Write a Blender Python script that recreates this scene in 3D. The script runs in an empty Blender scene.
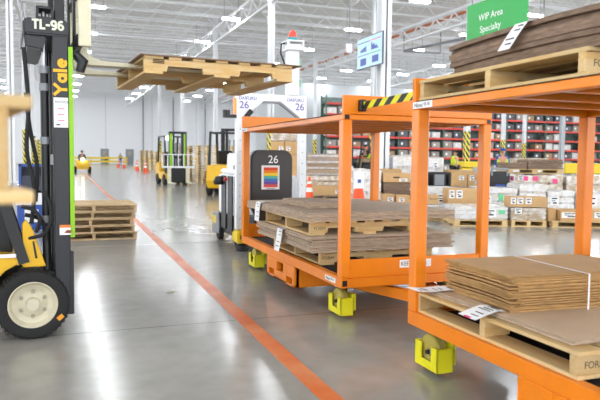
import bpy, bmesh, math, random
from mathutils import Vector, Matrix
random.seed(7)
D = bpy.data
SC = bpy.context.scene
COL = SC.collection
PI = math.pi
TH = 0.3633                       # heading of the staged goods relative to the aisle

# ------------------------------------------------------------------ materials
def lin(h):
    h = h.lstrip('#')
    v = [int(h[i:i+2], 16)/255 for i in (0, 2, 4)]
    return tuple(x/12.92 if x <= .04045 else ((x+.055)/1.055)**2.4 for x in v) + (1,)
MATS = {}
def mat(name, col, rough=.5, metal=0, var=0, scale=8, stretch=(1, 1, 1), bump=0, rnd=0, emit=0, coat=0, col2=None):
    if name in MATS: return MATS[name]
    m = D.materials.new(name); m.use_nodes = True
    nt = m.node_tree; b = nt.nodes['Principled BSDF']
    c = lin(col)
    b.inputs['Base Color'].default_value = c
    b.inputs['Roughness'].default_value = rough
    b.inputs['Metallic'].default_value = metal
    if coat: b.inputs['Coat Weight'].default_value = coat
    if emit:
        b.inputs['Emission Color'].default_value = c
        b.inputs['Emission Strength'].default_value = emit
    if var or rnd or bump:
        tc = nt.nodes.new('ShaderNodeTexCoord'); mp = nt.nodes.new('ShaderNodeMapping')
        mp.inputs['Scale'].default_value = stretch
        nt.links.new(tc.outputs['Object'], mp.inputs['Vector'])
        nz = nt.nodes.new('ShaderNodeTexNoise'); nz.inputs['Scale'].default_value = scale
        nz.inputs['Detail'].default_value = 5
        oi = nt.nodes.new('ShaderNodeObjectInfo')
        ad = nt.nodes.new('ShaderNodeVectorMath'); ad.operation = 'ADD'
        sc = nt.nodes.new('ShaderNodeVectorMath'); sc.operation = 'SCALE'
        cb = nt.nodes.new('ShaderNodeCombineXYZ')
        for i in range(3): nt.links.new(oi.outputs['Random'], cb.inputs[i])
        nt.links.new(cb.outputs[0], sc.inputs[0]); sc.inputs['Scale'].default_value = 37
        nt.links.new(mp.outputs[0], ad.inputs[0]); nt.links.new(sc.outputs[0], ad.inputs[1])
        nt.links.new(ad.outputs[0], nz.inputs['Vector'])
        rp = nt.nodes.new('ShaderNodeMapRange')
        rp.inputs['From Min'].default_value = .3; rp.inputs['From Max'].default_value = .7
        rp.inputs['To Min'].default_value = 1-var; rp.inputs['To Max'].default_value = 1+var
        nt.links.new(nz.outputs['Fac'], rp.inputs['Value'])
        rr = nt.nodes.new('ShaderNodeMapRange')
        rr.inputs['To Min'].default_value = 1-rnd; rr.inputs['To Max'].default_value = 1+rnd
        nt.links.new(oi.outputs['Random'], rr.inputs['Value'])
        mu = nt.nodes.new('ShaderNodeMath'); mu.operation = 'MULTIPLY'
        nt.links.new(rp.outputs[0], mu.inputs[0]); nt.links.new(rr.outputs[0], mu.inputs[1])
        vm = nt.nodes.new('ShaderNodeVectorMath'); vm.operation = 'SCALE'
        if col2:
            mx = nt.nodes.new('ShaderNodeMix'); mx.data_type = 'RGBA'
            mx.inputs[6].default_value = c; mx.inputs[7].default_value = lin(col2)
            st = nt.nodes.new('ShaderNodeMapRange')
            st.inputs['From Min'].default_value = .42; st.inputs['From Max'].default_value = .62
            nt.links.new(nz.outputs['Fac'], st.inputs['Value'])
            nt.links.new(st.outputs[0], mx.inputs[0]); nt.links.new(mx.outputs[2], vm.inputs[0])
        else:
            vm.inputs[0].default_value = c[:3]
        nt.links.new(mu.outputs[0], vm.inputs['Scale'])
        nt.links.new(vm.outputs[0], b.inputs['Base Color'])
        if bump:
            bp = nt.nodes.new('ShaderNodeBump'); bp.inputs['Strength'].default_value = bump
            bp.inputs['Distance'].default_value = .02
            nt.links.new(nz.outputs['Fac'], bp.inputs['Height'])
            nt.links.new(bp.outputs[0], b.inputs['Normal'])
    MATS[name] = m
    return m

def stripe_mat(name, a, b_, scale, slant=1.0):
    """diagonal hazard bands wound round a post or along a belt (object coordinates)"""
    if name in MATS: return MATS[name]
    m = D.materials.new(name); m.use_nodes = True; nt = m.node_tree; bs = nt.nodes['Principled BSDF']
    bs.inputs['Roughness'].default_value = .5
    tc = nt.nodes.new('ShaderNodeTexCoord'); sp = nt.nodes.new('ShaderNodeSeparateXYZ')
    nt.links.new(tc.outputs['Object'], sp.inputs[0])
    s = nt.nodes.new('ShaderNodeMath'); s.operation = 'SUBTRACT'
    nt.links.new(sp.outputs[0], s.inputs[0]); nt.links.new(sp.outputs[1], s.inputs[1])
    k = nt.nodes.new('ShaderNodeMath'); k.operation = 'MULTIPLY_ADD'
    nt.links.new(s.outputs[0], k.inputs[0]); k.inputs[1].default_value = slant
    nt.links.new(sp.outputs[2], k.inputs[2])
    q = nt.nodes.new('ShaderNodeMath'); q.operation = 'MULTIPLY'; q.inputs[1].default_value = scale
    nt.links.new(k.outputs[0], q.inputs[0])
    f = nt.nodes.new('ShaderNodeMath'); f.operation = 'FRACT'; nt.links.new(q.outputs[0], f.inputs[0])
    g = nt.nodes.new('ShaderNodeMath'); g.operation = 'GREATER_THAN'; g.inputs[1].default_value = .5
    nt.links.new(f.outputs[0], g.inputs[0])
    mx = nt.nodes.new('ShaderNodeMix'); mx.data_type = 'RGBA'
    mx.inputs[6].default_value = lin(a); mx.inputs[7].default_value = lin(b_)
    nt.links.new(g.outputs[0], mx.inputs[0]); nt.links.new(mx.outputs[2], bs.inputs['Base Color'])
    MATS[name] = m
    return m

ORANGE = mat('orange_paint', '#ed8306', .38, var=.05, scale=5, coat=.15)
ORANGE2 = ORANGE
YGUARD = mat('fluorescent_yellow', '#eee61c', .45, var=.03, scale=6)
YELLOW = mat('forklift_yellow', '#e0b018', .4, var=.04, scale=4)
SAFEY = mat('safety_yellow', '#eccb22', .45)
BLACK = mat('black_paint', '#121317', .45, var=.1, scale=6)
DKBLUE = mat('dark_mast_paint', '#14171f', .4, var=.1, scale=5)
RUBBER = mat('rubber', '#1b1b1d', .75, var=.15, scale=20)
MATBLK = mat('black_mat', '#151517', .8, var=.2, scale=60)
STEEL = mat('steel', '#a9abae', .35, .9, var=.08)
GREYM = mat('grey_metal', '#8a8d92', .5, .3)
WHITEP = mat('white_paint', '#eceef1', .45, var=.02)
PAPER = mat('paper', '#f1f1f3', .7)
INK = mat('ink', '#33343c', .8)
PINK = mat('pink_tag', '#f0508f', .6)
GREEN = mat('sign_green', '#2fa84f', .45)
LIME = mat('lime_strip', '#8fc716', .5)
CREAM = mat('cream_paint', '#d9d3b8', .5, var=.06, scale=9)
CREAMR = mat('cream_rim', '#d3ccb4', .55, var=.1, scale=12)
PURPLE = mat('purple_print', '#5a4aa8', .5)
RED = mat('red_plastic', '#c9252b', .4)
BLUE = mat('blue_plastic', '#2f55a8', .45, var=.05)
CONEO = mat('cone_orange', '#f2561c', .5)
WOOD = mat('pallet_wood', '#d9bd8b', .75, var=.16, scale=5, stretch=(1, 7, 7), bump=.15, rnd=.13, col2='#c49f66')
WOODX = mat('pallet_wood_across', '#d9bd8b', .75, var=.16, scale=5, stretch=(7, 1, 7), bump=.15, rnd=.13, col2='#c8a56e')
WOODF = mat('old_pallet_wood', '#ecd6ab', .8, var=.18, scale=6, stretch=(2, 5, 5), rnd=.2, col2='#d3b582')
CARD = mat('grey_cardboard', '#c4b19d', .85, var=.06, scale=9, rnd=.07)
CARDE = mat('cardboard_edge', '#af9a85', .9, var=.3, scale=14, stretch=(1, 1, 9), rnd=.12)
CARDD = mat('dark_cardboard', '#8f7a68', .9, var=.12, scale=7, rnd=.1)
CARDDE = mat('dark_cardboard_edge', '#826c5b', .9, var=.3, scale=16, stretch=(1, 1, 6), rnd=.12)
KRAFT = mat('kraft_cardboard', '#c6a070', .8, var=.06, scale=7, rnd=.08)
KRAFTL = mat('light_kraft', '#cdb294', .8, var=.05, scale=5, rnd=.04)
KRAFTE = mat('kraft_edge', '#b08a58', .9, var=.3, scale=18, stretch=(1, 1, 8), rnd=.12)
TAPE = mat('packing_tape', '#a8824f', .35)
WRAP = mat('stretch_wrap', '#dcdcdf', .28, var=.12, scale=6, bump=.5, rnd=.05, col2='#b9aea2')
WRAPK = mat('wrapped_kraft', '#bda88c', .3, var=.16, scale=5, bump=.5, rnd=.06, col2='#d8d4cf')
SKIN = mat('skin', '#c89474', .6)
HAIR = mat('hair', '#2a1f18', .8)
SHIRTD = mat('dark_shirt', '#22262f', .85)
SHIRTB = mat('blue_shirt', '#2c57a0', .85)
PANTS = mat('dark_trousers', '#23252d', .85)
TAN = mat('tan_trousers', '#a58f72', .85)
VEST = mat('hi_vis_vest', '#cde22c', .7)
SHOE = mat('shoe', '#1a1818', .7)
HAZ = stripe_mat('hazard_stripes', '#e9d51d', '#17181a', 2.7, 1.2)
HAZB = stripe_mat('belt_stripes', '#e4e01c', '#1a1b1e', 8.5, -.7)
RACKR = mat('rack_red', '#dd4335', .5, var=.05)
RACKG = mat('rack_green', '#4c6e60', .5)
LAMP = mat('lamp_diffuser', '#f6faff', .5, emit=72)

# ------------------------------------------------------------------ mesh helper
class MB:
    def __init__(s): s.v = []; s.f = []; s.mi = []; s.M = Matrix(); s.m = 0
    def add(s, vs, fs):
        n = len(s.v)
        s.v += [tuple(s.M @ Vector(v)) for v in vs]
        s.f += [tuple(i+n for i in f) for f in fs]; s.mi += [s.m]*len(fs)
        return s
    def box(s, x0, x1, y0, y1, z0, z1):
        vs = [(x, y, z) for x in (x0, x1) for y in (y0, y1) for z in (z0, z1)]
        return s.add(vs, [(0, 1, 3, 2), (4, 6, 7, 5), (0, 4, 5, 1), (2, 3, 7, 6), (0, 2, 6, 4), (1, 5, 7, 3)])
    def bar(s, p, q, w, h=None, up=(0, 0, 1)):
        h = h or w; p = Vector(p); q = Vector(q); d = (q-p).normalized(); u = Vector(up)
        if abs(d.dot(u)) > .98: u = Vector((0, 1, 0))
        r = d.cross(u).normalized(); u = r.cross(d)
        vs = [e + r*(a*w/2) + u*(b*h/2) for e in (p, q) for a, b in ((-1, -1), (1, -1), (1, 1), (-1, 1))]
        return s.add(vs, [(3, 2, 1, 0), (4, 5, 6, 7), (0, 1, 5, 4), (1, 2, 6, 5), (2, 3, 7, 6), (3, 0, 4, 7)])
    def cyl(s, p, q, r, n=20, r2=None):
        return s.tube([p, q], [r, r if r2 is None else r2], n)
    def tube(s, pts, rs, n=10):
        pts = [Vector(p) for p in pts]
        if not isinstance(rs, (list, tuple)): rs = [rs]*len(pts)
        vs = []; fs = []; pr = None
        for i, p in enumerate(pts):
            d = (pts[min(i+1, len(pts)-1)]-pts[max(i-1, 0)]).normalized()
            a = Vector((0, 0, 1)) if abs(d.z) < .9 else Vector((1, 0, 0))
            if pr is not None: a = pr
            r = (a-d*a.dot(d)).normalized(); pr = r; u = d.cross(r)
            vs += [p+(r*math.cos(t)+u*math.sin(t))*rs[i] for t in [2*PI*k/n for k in range(n)]]
        for i in range(len(pts)-1):
            for k in range(n):
                a, b = i*n+k, i*n+(k+1) % n
                fs.append((a, b, b+n, a+n))
        fs.append(tuple(range(n-1, -1, -1))); fs.append(tuple((len(pts)-1)*n+k for k in range(n)))
        return s.add(vs, fs)
    def prism(s, poly, y0, y1, ax='y'):
        """polygon in XZ extruded along Y ('y'), in YZ along X ('x'), in XY along Z ('z')"""
        f = {'y': lambda a, b, t: (a, t, b), 'x': lambda a, b, t: (t, a, b), 'z': lambda a, b, t: (a, b, t)}[ax]
        n = len(poly)
        vs = [f(a, b, y0) for a, b in poly]+[f(a, b, y1) for a, b in poly]
        fs = [tuple(range(n)), tuple(range(2*n-1, n-1, -1))]+[(i, i+n, (i+1) % n+n, (i+1) % n) for i in range(n)]
        return s.add(vs, fs)
    def lathe(s, prof, c=(0, 0, 0), axis='z', n=28, cap=True):
        vs = []; fs = []
        for r, h in prof:
            for k in range(n):
                t = 2*PI*k/n; a, b = r*math.cos(t), r*math.sin(t)
                v = {'z': (a, b, h), 'y': (a, h, b), 'x': (h, a, b)}[axis]
                vs.append((v[0]+c[0], v[1]+c[1], v[2]+c[2]))
        for i in range(len(prof)-1):
            for k in range(n):
                a, b = i*n+k, i*n+(k+1) % n
                fs.append((a, b, b+n, a+n))
        if cap and prof[0][0] > 1e-6: fs.append(tuple(range(n)))
        if cap and prof[-1][0] > 1e-6: fs.append(tuple((len(prof)-1)*n+k for k in range(n)))
        return s.add(vs, fs)
    def slab(s, x0, x1, y0, y1, z0, z1, fn=None, nx=6, ny=6, m_side=None):
        """flat board as a grid; fn(x, y) lifts or droops it; the cut edges may take another material"""
        fn = fn or (lambda x, y: 0)
        vs = []; fs = []
        for z in (z0, z1):
            for i in range(nx+1):
                for j in range(ny+1):
                    x = x0+(x1-x0)*i/nx; y = y0+(y1-y0)*j/ny
                    vs.append((x, y, z+fn(x, y)))
        N = (nx+1)*(ny+1); ix = lambda i, j: i*(ny+1)+j
        for i in range(nx):
            for j in range(ny):
                a, b, c, d = ix(i, j), ix(i+1, j), ix(i+1, j+1), ix(i, j+1)
                fs.append((d, c, b, a)); fs.append((a+N, b+N, c+N, d+N))
        s.add(vs, fs); base = len(s.v)-2*N; keep = s.m
        if m_side is not None: s.m = m_side
        sd = []
        for i in range(nx):
            for j in (0, ny): sd.append((ix(i, j), ix(i+1, j), ix(i+1, j)+N, ix(i, j)+N))
        for j in range(ny):
            for i in (0, nx): sd.append((ix(i, j), ix(i, j+1), ix(i, j+1)+N, ix(i, j)+N))
        s.f += [tuple(k+base for k in f) for f in sd]; s.mi += [s.m]*len(sd); s.m = keep
        return s
    def mesh(s, name, mats, bev=0, smooth=False, seg=1):
        me = D.meshes.new(name); bm = bmesh.new()
        bv = [bm.verts.new(v) for v in s.v]
        for f, mi in zip(s.f, s.mi):
            try:
                fc = bm.faces.new([bv[i] for i in f]); fc.material_index = mi
            except ValueError: pass
        bmesh.ops.recalc_face_normals(bm, faces=bm.faces)
        if bev:
            ed = [e for e in bm.edges if len(e.link_faces) == 2 and e.calc_face_angle(0) > .6]
            bmesh.ops.bevel(bm, geom=ed, offset=bev, segments=seg, affect='EDGES', clamp_overlap=True)
        if smooth:
            for f in bm.faces: f.smooth = True
        bm.to_mesh(me); bm.free()
        for m in (mats if isinstance(mats, (list, tuple)) else [mats]): me.materials.append(m)
        if smooth:
            try: me.set_sharp_from_angle(angle=.6)
            except Exception: pass
        return me
    def obj(s, name, mats, parent=None, loc=(0, 0, 0), rotz=0, bev=0, smooth=False, seg=1):
        return place(name, s.mesh(name, mats, bev, smooth, seg), parent, loc, rotz)

def place(name, me, parent=None, loc=(0, 0, 0), rotz=0):
    o = D.objects.new(name, me); COL.objects.link(o)
    o.location = loc; o.rotation_euler = (0, 0, rotz)
    if parent: o.parent = parent
    return o
def tag(o, label, cat, group=None, kind=None):
    o['label'] = label; o['category'] = cat
    if group: o['group'] = group
    if kind: o['kind'] = kind
    return o
def thing(name, label, cat, loc=(0, 0, 0), rotz=0, group=None):
    o = D.objects.new(name, None); COL.objects.link(o); o.empty_display_size = .1
    o.location = loc; o.rotation_euler = (0, 0, rotz)
    return tag(o, label, cat, group)
def struct(o):
    o['kind'] = 'structure'; return o
def copy_tree(root, loc, rotz, label, group=None):
    r = root.copy(); COL.objects.link(r); r.location = loc; r.rotation_euler = (0, 0, rotz); r['label'] = label
    if group: r['group'] = group
    for ch in list(root.children):
        c = ch.copy(); COL.objects.link(c); c.parent = r
        for g in list(ch.children):
            d = g.copy(); COL.objects.link(d); d.parent = c
    return r
ORD = ['', 'first', 'second', 'third', 'fourth', 'fifth', 'sixth', 'seventh', 'eighth', 'ninth', 'tenth', 'eleventh', 'twelfth',
       'thirteenth', 'fourteenth', 'fifteenth', 'sixteenth', 'seventeenth', 'eighteenth', 'nineteenth', 'twentieth']
def text(name, body, size, m, parent, org, right, up, depth=.001, align='LEFT', sx=1):
    cu = D.curves.new(name, 'FONT'); cu.body = body; cu.size = size; cu.extrude = depth; cu.align_x = align
    t = D.objects.new(name, cu)
    COL.objects.link(t)
    bpy.context.view_layer.update()
    me = D.meshes.new_from_object(t.evaluated_get(bpy.context.evaluated_depsgraph_get()))
    D.objects.remove(t); D.curves.remove(cu)
    r = Vector(right).normalized(); u = Vector(up).normalized(); n = r.cross(u)
    M = Matrix((r, u, n)).transposed().to_4x4(); M.translation = Vector(org)
    me.transform(M @ Matrix.Diagonal((sx, 1, 1, 1))); me.name = name
    me.materials.clear(); me.materials.append(m)
    return place(name, me, parent)

def arc(cx, cy, rx, ry, a0, a1, n=12):
    return [(cx+rx*math.cos(math.radians(a0+(a1-a0)*k/n)), cy+ry*math.sin(math.radians(a0+(a1-a0)*k/n))) for k in range(n+1)]
GL = {'T': (.62, [[(0, .93), (.62, .93)], [(.31, 1), (.31, 0)]]), 'L': (.5, [[(.08, 1), (.08, 0)], [(0, .07), (.5, .07)]]), '-': (.34, [[(0, .45), (.34, .45)]]),
      '9': (.58, [arc(.29, .68, .22, .25, 0, 360, 20), [(.51, .68)]+arc(.26, .35, .25, .28, 10, -120, 8)]), '6': (.58, [arc(.29, .32, .22, .25, 0, 360, 20), [(.07, .32)]+arc(.32, .65, .25, .28, 190, 60, 8)]),
      'Y': (.7, [[(0, 1), (.35, .5)], [(.7, 1), (.35, .5)], [(.35, .55), (.35, 0)]]), 'a': (.56, [arc(.26, .33, .2, .26, 0, 360, 18), [(.5, .66), (.5, 0)]]),
      'l': (.16, [[(.08, 1.02), (.08, 0)]]), 'e': (.58, [[(.08, .36), (.5, .36)]+arc(.29, .33, .22, .27, 8, 315, 18)])}
def block_letters(name, body, size, wt, m, parent, org, right, up, sx=1, gap=.13):
    r = Vector(right).normalized(); u = Vector(up).normalized(); n = r.cross(u); O = Vector(org); b = MB(); x = 0
    k = 0
    for ch in body:
        wd, st = GL[ch]
        for pl in st:
            for (ax, ay), (bx_, by) in zip(pl[:-1], pl[1:]):
                k += 1; e = n*(.0004*(k % 5))
                p = O+r*((x+ax)*size*sx)+u*(ay*size)+e; q = O+r*((x+bx_)*size*sx)+u*(by*size)+e
                d = (q-p).normalized()*wt*.18
                b.bar(p-d, q+d, wt, .002, n)
        x += wd+gap
    return b.obj(name, m, parent)

# ------------------------------------------------------------------ camera
def make_camera():
    yaw, pitch, roll, H = .3633, .0654, .0102, 1.27
    f = Vector((math.sin(yaw)*math.cos(pitch), math.cos(yaw)*math.cos(pitch), -math.sin(pitch)))
    r = Vector((math.cos(yaw), -math.sin(yaw), 0)); u = r.cross(f)
    c, s = math.cos(roll), math.sin(roll)
    R, U = r*c+u*s, -r*s+u*c
    cam = D.cameras.new('camera'); o = D.objects.new('camera', cam); COL.objects.link(o)
    M = Matrix((R, U, -f)).transposed().to_4x4(); M.translation = (0, 0, H)
    o.matrix_world = M
    cam.sensor_width = 36; cam.lens = 638/600*36; cam.clip_start = .05; cam.clip_end = 400
    cam.dof.use_dof = True; cam.dof.focus_distance = 5.0; cam.dof.aperture_fstop = 3.6
    SC.camera = o
make_camera()
SC.view_settings.view_transform = 'Standard'; SC.view_settings.look = 'None'
SC.view_settings.gamma = 1; SC.view_settings.use_curve_mapping = False
SC.view_settings.exposure = 0.68
w = D.worlds.new('world'); SC.world = w; w.use_nodes = True
w.node_tree.nodes['Background'].inputs[0].default_value = (.94, .97, 1, 1)
w.node_tree.nodes['Background'].inputs[1].default_value = 2.7
SC.cycles.max_bounces = 6; SC.cycles.diffuse_bounces = 4; SC.cycles.sample_clamp_indirect = 4

# ------------------------------------------------------------------ the building
def floor_mat():
    m = D.materials.new('polished_concrete'); m.use_nodes = True; nt = m.node_tree; b = nt.nodes['Principled BSDF']
    tc = nt.nodes.new('ShaderNodeTexCoord')
    n1 = nt.nodes.new('ShaderNodeTexNoise'); n1.inputs['Scale'].default_value = .7; n1.inputs['Detail'].default_value = 8
    n2 = nt.nodes.new('ShaderNodeTexNoise'); n2.inputs['Scale'].default_value = 6; n2.inputs['Detail'].default_value = 6
    for n in (n1, n2): nt.links.new(tc.outputs['Object'], n.inputs['Vector'])
    mx = nt.nodes.new('ShaderNodeMix'); mx.data_type = 'RGBA'
    mx.inputs[6].default_value = lin('#918f89'); mx.inputs[7].default_value = lin('#a3a19c')
    av = nt.nodes.new('ShaderNodeMath'); av.operation = 'MULTIPLY_ADD'; av.inputs[1].default_value = .4
    sb = nt.nodes.new('ShaderNodeMath'); sb.operation = 'MULTIPLY'; sb.inputs[1].default_value = .6
    nt.links.new(n1.outputs['Fac'], sb.inputs[0]); nt.links.new(n2.outputs['Fac'], av.inputs[0]); nt.links.new(sb.outputs[0], av.inputs[2])
    mr = nt.nodes.new('ShaderNodeMapRange'); mr.inputs['From Min'].default_value = .36; mr.inputs['From Max'].default_value = .64
    nt.links.new(av.outputs[0], mr.inputs['Value']); nt.links.new(mr.outputs[0], mx.inputs[0])
    br = nt.nodes.new('ShaderNodeTexBrick'); br.offset = 0
    br.inputs['Scale'].default_value = 1; br.inputs['Brick Width'].default_value = 900; br.inputs['Row Height'].default_value = 4.6
    br.inputs['Mortar Size'].default_value = .008; br.inputs['Mortar Smooth'].default_value = 0
    br.inputs['Color1'].default_value = (1, 1, 1, 1); br.inputs['Color2'].default_value = (1, 1, 1, 1)
    br.inputs['Mortar'].default_value = (.55, .55, .55, 1)
    mp = nt.nodes.new('ShaderNodeMapping'); mp.inputs['Location'].default_value = (2.9, -.17, 0)
    nt.links.new(tc.outputs['Object'], mp.inputs['Vector']); nt.links.new(mp.outputs[0], br.inputs['Vector'])
    mu = nt.nodes.new('ShaderNodeMix'); mu.data_type = 'RGBA'; mu.blend_type = 'MULTIPLY'; mu.inputs[0].default_value = 1
    nt.links.new(mx.outputs[2], mu.inputs[6]); nt.links.new(br.outputs['Color'], mu.inputs[7])
    nt.links.new(mu.outputs[2], b.inputs['Base Color'])
    rr = nt.nodes.new('ShaderNodeMapRange'); rr.inputs['To Min'].default_value = .15; rr.inputs['To Max'].default_value = .2
    nt.links.new(n1.outputs['Fac'], rr.inputs['Value']); nt.links.new(rr.outputs[0], b.inputs['Roughness'])
    b.inputs['Specular IOR Level'].default_value = .42
    return m
def wall_mat():
    m = D.materials.new('white_wall_panels'); m.use_nodes = True; nt = m.node_tree; b = nt.nodes['Principled BSDF']
    b.inputs['Roughness'].default_value = .6
    tc = nt.nodes.new('ShaderNodeTexCoord')
    br = nt.nodes.new('ShaderNodeTexBrick'); br.offset = 0
    br.inputs['Scale'].default_value = 1; br.inputs['Brick Width'].default_value = 7.5; br.inputs['Row Height'].default_value = 60
    br.inputs['Mortar Size'].default_value = .035; br.inputs['Color1'].default_value = lin('#f3f5f9'); br.inputs['Color2'].default_value = lin('#f0f2f6')
    br.inputs['Mortar'].default_value = lin('#b9bfc6')
    sp = nt.nodes.new('ShaderNodeSeparateXYZ'); cb = nt.nodes.new('ShaderNodeCombineXYZ')
    nt.links.new(tc.outputs['Object'], sp.inputs[0]); nt.links.new(sp.outputs[0], cb.inputs[0]); nt.links.new(sp.outputs[2], cb.inputs[1])
    nt.links.new(cb.outputs[0], br.inputs['Vector']); nt.links.new(br.outputs['Color'], b.inputs['Base Color'])
    return m
def deck_mat():
    m = D.materials.new('ribbed_roof_deck'); m.use_nodes = True; nt = m.node_tree; b = nt.nodes['Principled BSDF']
    b.inputs['Roughness'].default_value = .6
    tc = nt.nodes.new('ShaderNodeTexCoord'); wv = nt.nodes.new('ShaderNodeTexWave')
    wv.bands_direction = 'Y'; wv.inputs['Scale'].default_value = .52
    nt.links.new(tc.outputs['Object'], wv.inputs['Vector'])
    mx = nt.nodes.new('ShaderNodeMix'); mx.data_type = 'RGBA'
    mx.inputs[6].default_value = lin('#e2e2e0'); mx.inputs[7].default_value = lin('#f6f6f4')
    nt.links.new(wv.outputs['Fac'], mx.inputs[0]); nt.links.new(mx.outputs[2], b.inputs['Base Color'])
    bp = nt.nodes.new('ShaderNodeBump'); bp.inputs['Distance'].default_value = .05
    nt.links.new(wv.outputs['Fac'], bp.inputs['Height']); nt.links.new(bp.outputs[0], b.inputs['Normal'])
    return m
FAR = 110
struct(MB().box(-40, 90, -25, FAR, -.2, 0).obj('floor', floor_mat()))
struct(MB().box(-40, 90, FAR, FAR+.3, 0, 12).obj('wall_far', wall_mat()))
struct(MB().box(-40, 90, -25, FAR, 11.6, 11.9).obj('ceiling', deck_mat()))
RIGHTW = 72
struct(MB().box(20, 90, 66, 66.3, 0, 9.5).obj('wall_right', mat('wall_grey', '#c9cdd0', .6)))
struct(MB().prism([(1.225, -2), (1.345, -2), (2.41, 100), (2.29, 100)], 0, .002, 'z').obj('trim_1', mat('orange_floor_paint', '#dc6a2c', .33, var=.14, scale=2.2, col2='#d88a5e')))
# open-web roof joists across the hall, girders along it
for k in range(36):
    y = 12+k*2.8
    b = MB(); x0, x1 = -26, 72
    b.box(x0, x1, y-.05, y+.05, 11.35, 11.45); b.box(x0, x1, y-.04, y+.04, 10.62, 10.69)
    n = 60
    for i in range(n):
        xa = x0+(x1-x0)*i/n; xb = x0+(x1-x0)*(i+1)/n; xm = (xa+xb)/2
        b.bar((xa, y, 11.35), (xm, y, 10.66), .04); b.bar((xm, y, 10.66), (xb, y, 11.35), .04)
    struct(b.obj('roof_joist', WHITEP))
for gx in (-2, 10.8, 23.2, 35.6, 47.4):
    b = MB(); b.box(gx-.1, gx+.1, 5, FAR, 10.45, 10.6); b.box(gx-.08, gx+.08, 5, FAR, 9.5, 9.62)
    for i in range(50):
        y = 5+i*2.1; b.bar((gx, y, 10.45), (gx, y+1.05, 9.6), .07); b.bar((gx, y+1.05, 9.6), (gx, y+2.1, 10.45), .07)
    struct(b.obj('roof_girder', WHITEP))
struct(MB().cyl((-26, 50, 10.25), (20, 50, 10.25), .08, 10).obj('ceiling_pipe', WHITEP))
struct(MB().cyl((25.1, 12, 10.95), (25.1, 105, 10.95), .11, 10).obj('sprinkler_pipe', mat('pipe_orange', '#cf7a52', .5)))
struct(MB().bar((24.8, 43.3, 9.5), (27.8, 42.9, 9.5), .16).bar((24.8, 43.3, 9.5), (27.2, 31, 9.5), .16).bar((24.8, 43.3, 9.5), (24.8, 43.3, 11.6), .06)
       .bar((27.2, 31, 9.5), (27.2, 31, 11.6), .06).bar((27.8, 42.9, 9.5), (27.8, 42.9, 11.6), .06).obj('hanging_strut_frame', GREYM))
# columns, each with its striped wrap where the photograph shows one
def column(x, y, w, wrap=True, base=False, col=WHITEP, where=''):
    b = MB(); b.box(-w/2, w/2, -w/2, -w/2+w*.1, 0, 11.4); b.box(-w/2, w/2, w/2-w*.1, w/2, 0, 11.4); b.box(-w*.07, w*.07, -w/2, w/2, 0, 11.4)
    b.box(-w*.8, w*.8, -w*.8, w*.8, 0, .03)
    struct(b.obj('column', col, None, (x, y, 0)))
    if wrap:
        g = MB().lathe([(w*.68, .03), (w*.68, 3.0), (w*.6, 3.0)], n=16).obj('column_wrap', HAZ, None, (x, y, 0))
        tag(g, 'striped guard round the column '+where, 'column guard', 'striped guards round the columns')
    if base:
        t = thing('column_protector', 'yellow block barrier round the striped column '+where, 'barrier', (x, y, 0))
        a = w*.95+.02
        for s_, (x0, x1, y0, y1) in enumerate([(-.65, .65, -a-.35, -a), (-.65, .65, a, a+.35), (-.65, -a, -a, a), (a, .65, -a, a)]):
            m = MB()
            for q in range(3): m.box(x0, x1, y0, y1, .02+q*.4, .38+q*.4)
            m.obj('barrier_block', SAFEY, t, bev=.03)
column(9.6, 18, .34, False)
column(10.8, 33, .3, True, where='nearest behind the white gate of the tow vehicle')
column(10.8, 46, .3, False); column(10.8, 59, .3, False)
column(10.8, 73, .3, True, where='beside the far wooden pallet piles')
column(22.3, 55, .28, True, where='left of the red racking')
column(23.4, 33, .3, True, True, where='beside the worker in a lime vest')
column(17.0, 33, .3, True, True, where='behind the seated forklift driver')
column(35.6, 45, .28, True, where='behind the worker in blue, left of two')
column(43.7, 52, .28, True, where='behind the brown flats, right of two')
column(37.3, 40, .3, False, col=mat('grey_column', '#b9bfc4', .5))
for y_, o_ in ((33, 'nearest of the left row'), (47, 'second of the left row'), (62, 'third of the left row'), (77, 'fourth of the left row'), (92, 'farthest of the left row')):
    column(-2, y_, .3, y_ > 33, where=o_)
# far wall doors and rail
for i, x in enumerate((-1.5, 7.3, 11.3, 31)):
    d = struct(MB().box(x-.65, x+.65, FAR-.06, FAR, 0, 2.5).obj('door_%d' % (i+1), mat('grey_door', '#8d9399', .5)))
    MB().box(x-.25, x+.25, FAR-.08, FAR-.05, 1.4, 2.1).obj('vision_panel', mat('door_glass', '#b8aa9a', .2), d)
    MB().box(x+.42, x+.52, FAR-.14, FAR-.05, 1.0, 1.1).obj('door_handle', STEEL, d)
for i, (x, z) in enumerate(((18.5, 11.4), (24, 11.4), (13.5, 11.4))):
    struct(MB().cyl((x, FAR-.3, 0), (x, FAR-.3, z), .1, 8).obj('wall_pipe', GREYM))
def rail_fence(x0, x1, y, label, n, h=1.15):
    t = thing('guard_rail', label, 'guard rail', (x0, y, 0))
    for z in (.45, 1.0): MB().box(0, x1-x0, -.05, .05, z-.14, z+.14).obj('rail', SAFEY, t)
    for i in range(n+1):
        x = (x1-x0)*i/n; MB().box(x-.08, x+.08, .05, .2, 0, h).obj('post', SAFEY, t)
rail_fence(12.6, 21.5, 104, 'yellow guard rail by the far wall, right of the grey doors', 3)
rail_fence(2.2, 10.3, 104.5, 'yellow guard rail by the far wall behind the yellow tow tractor', 3)

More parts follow.
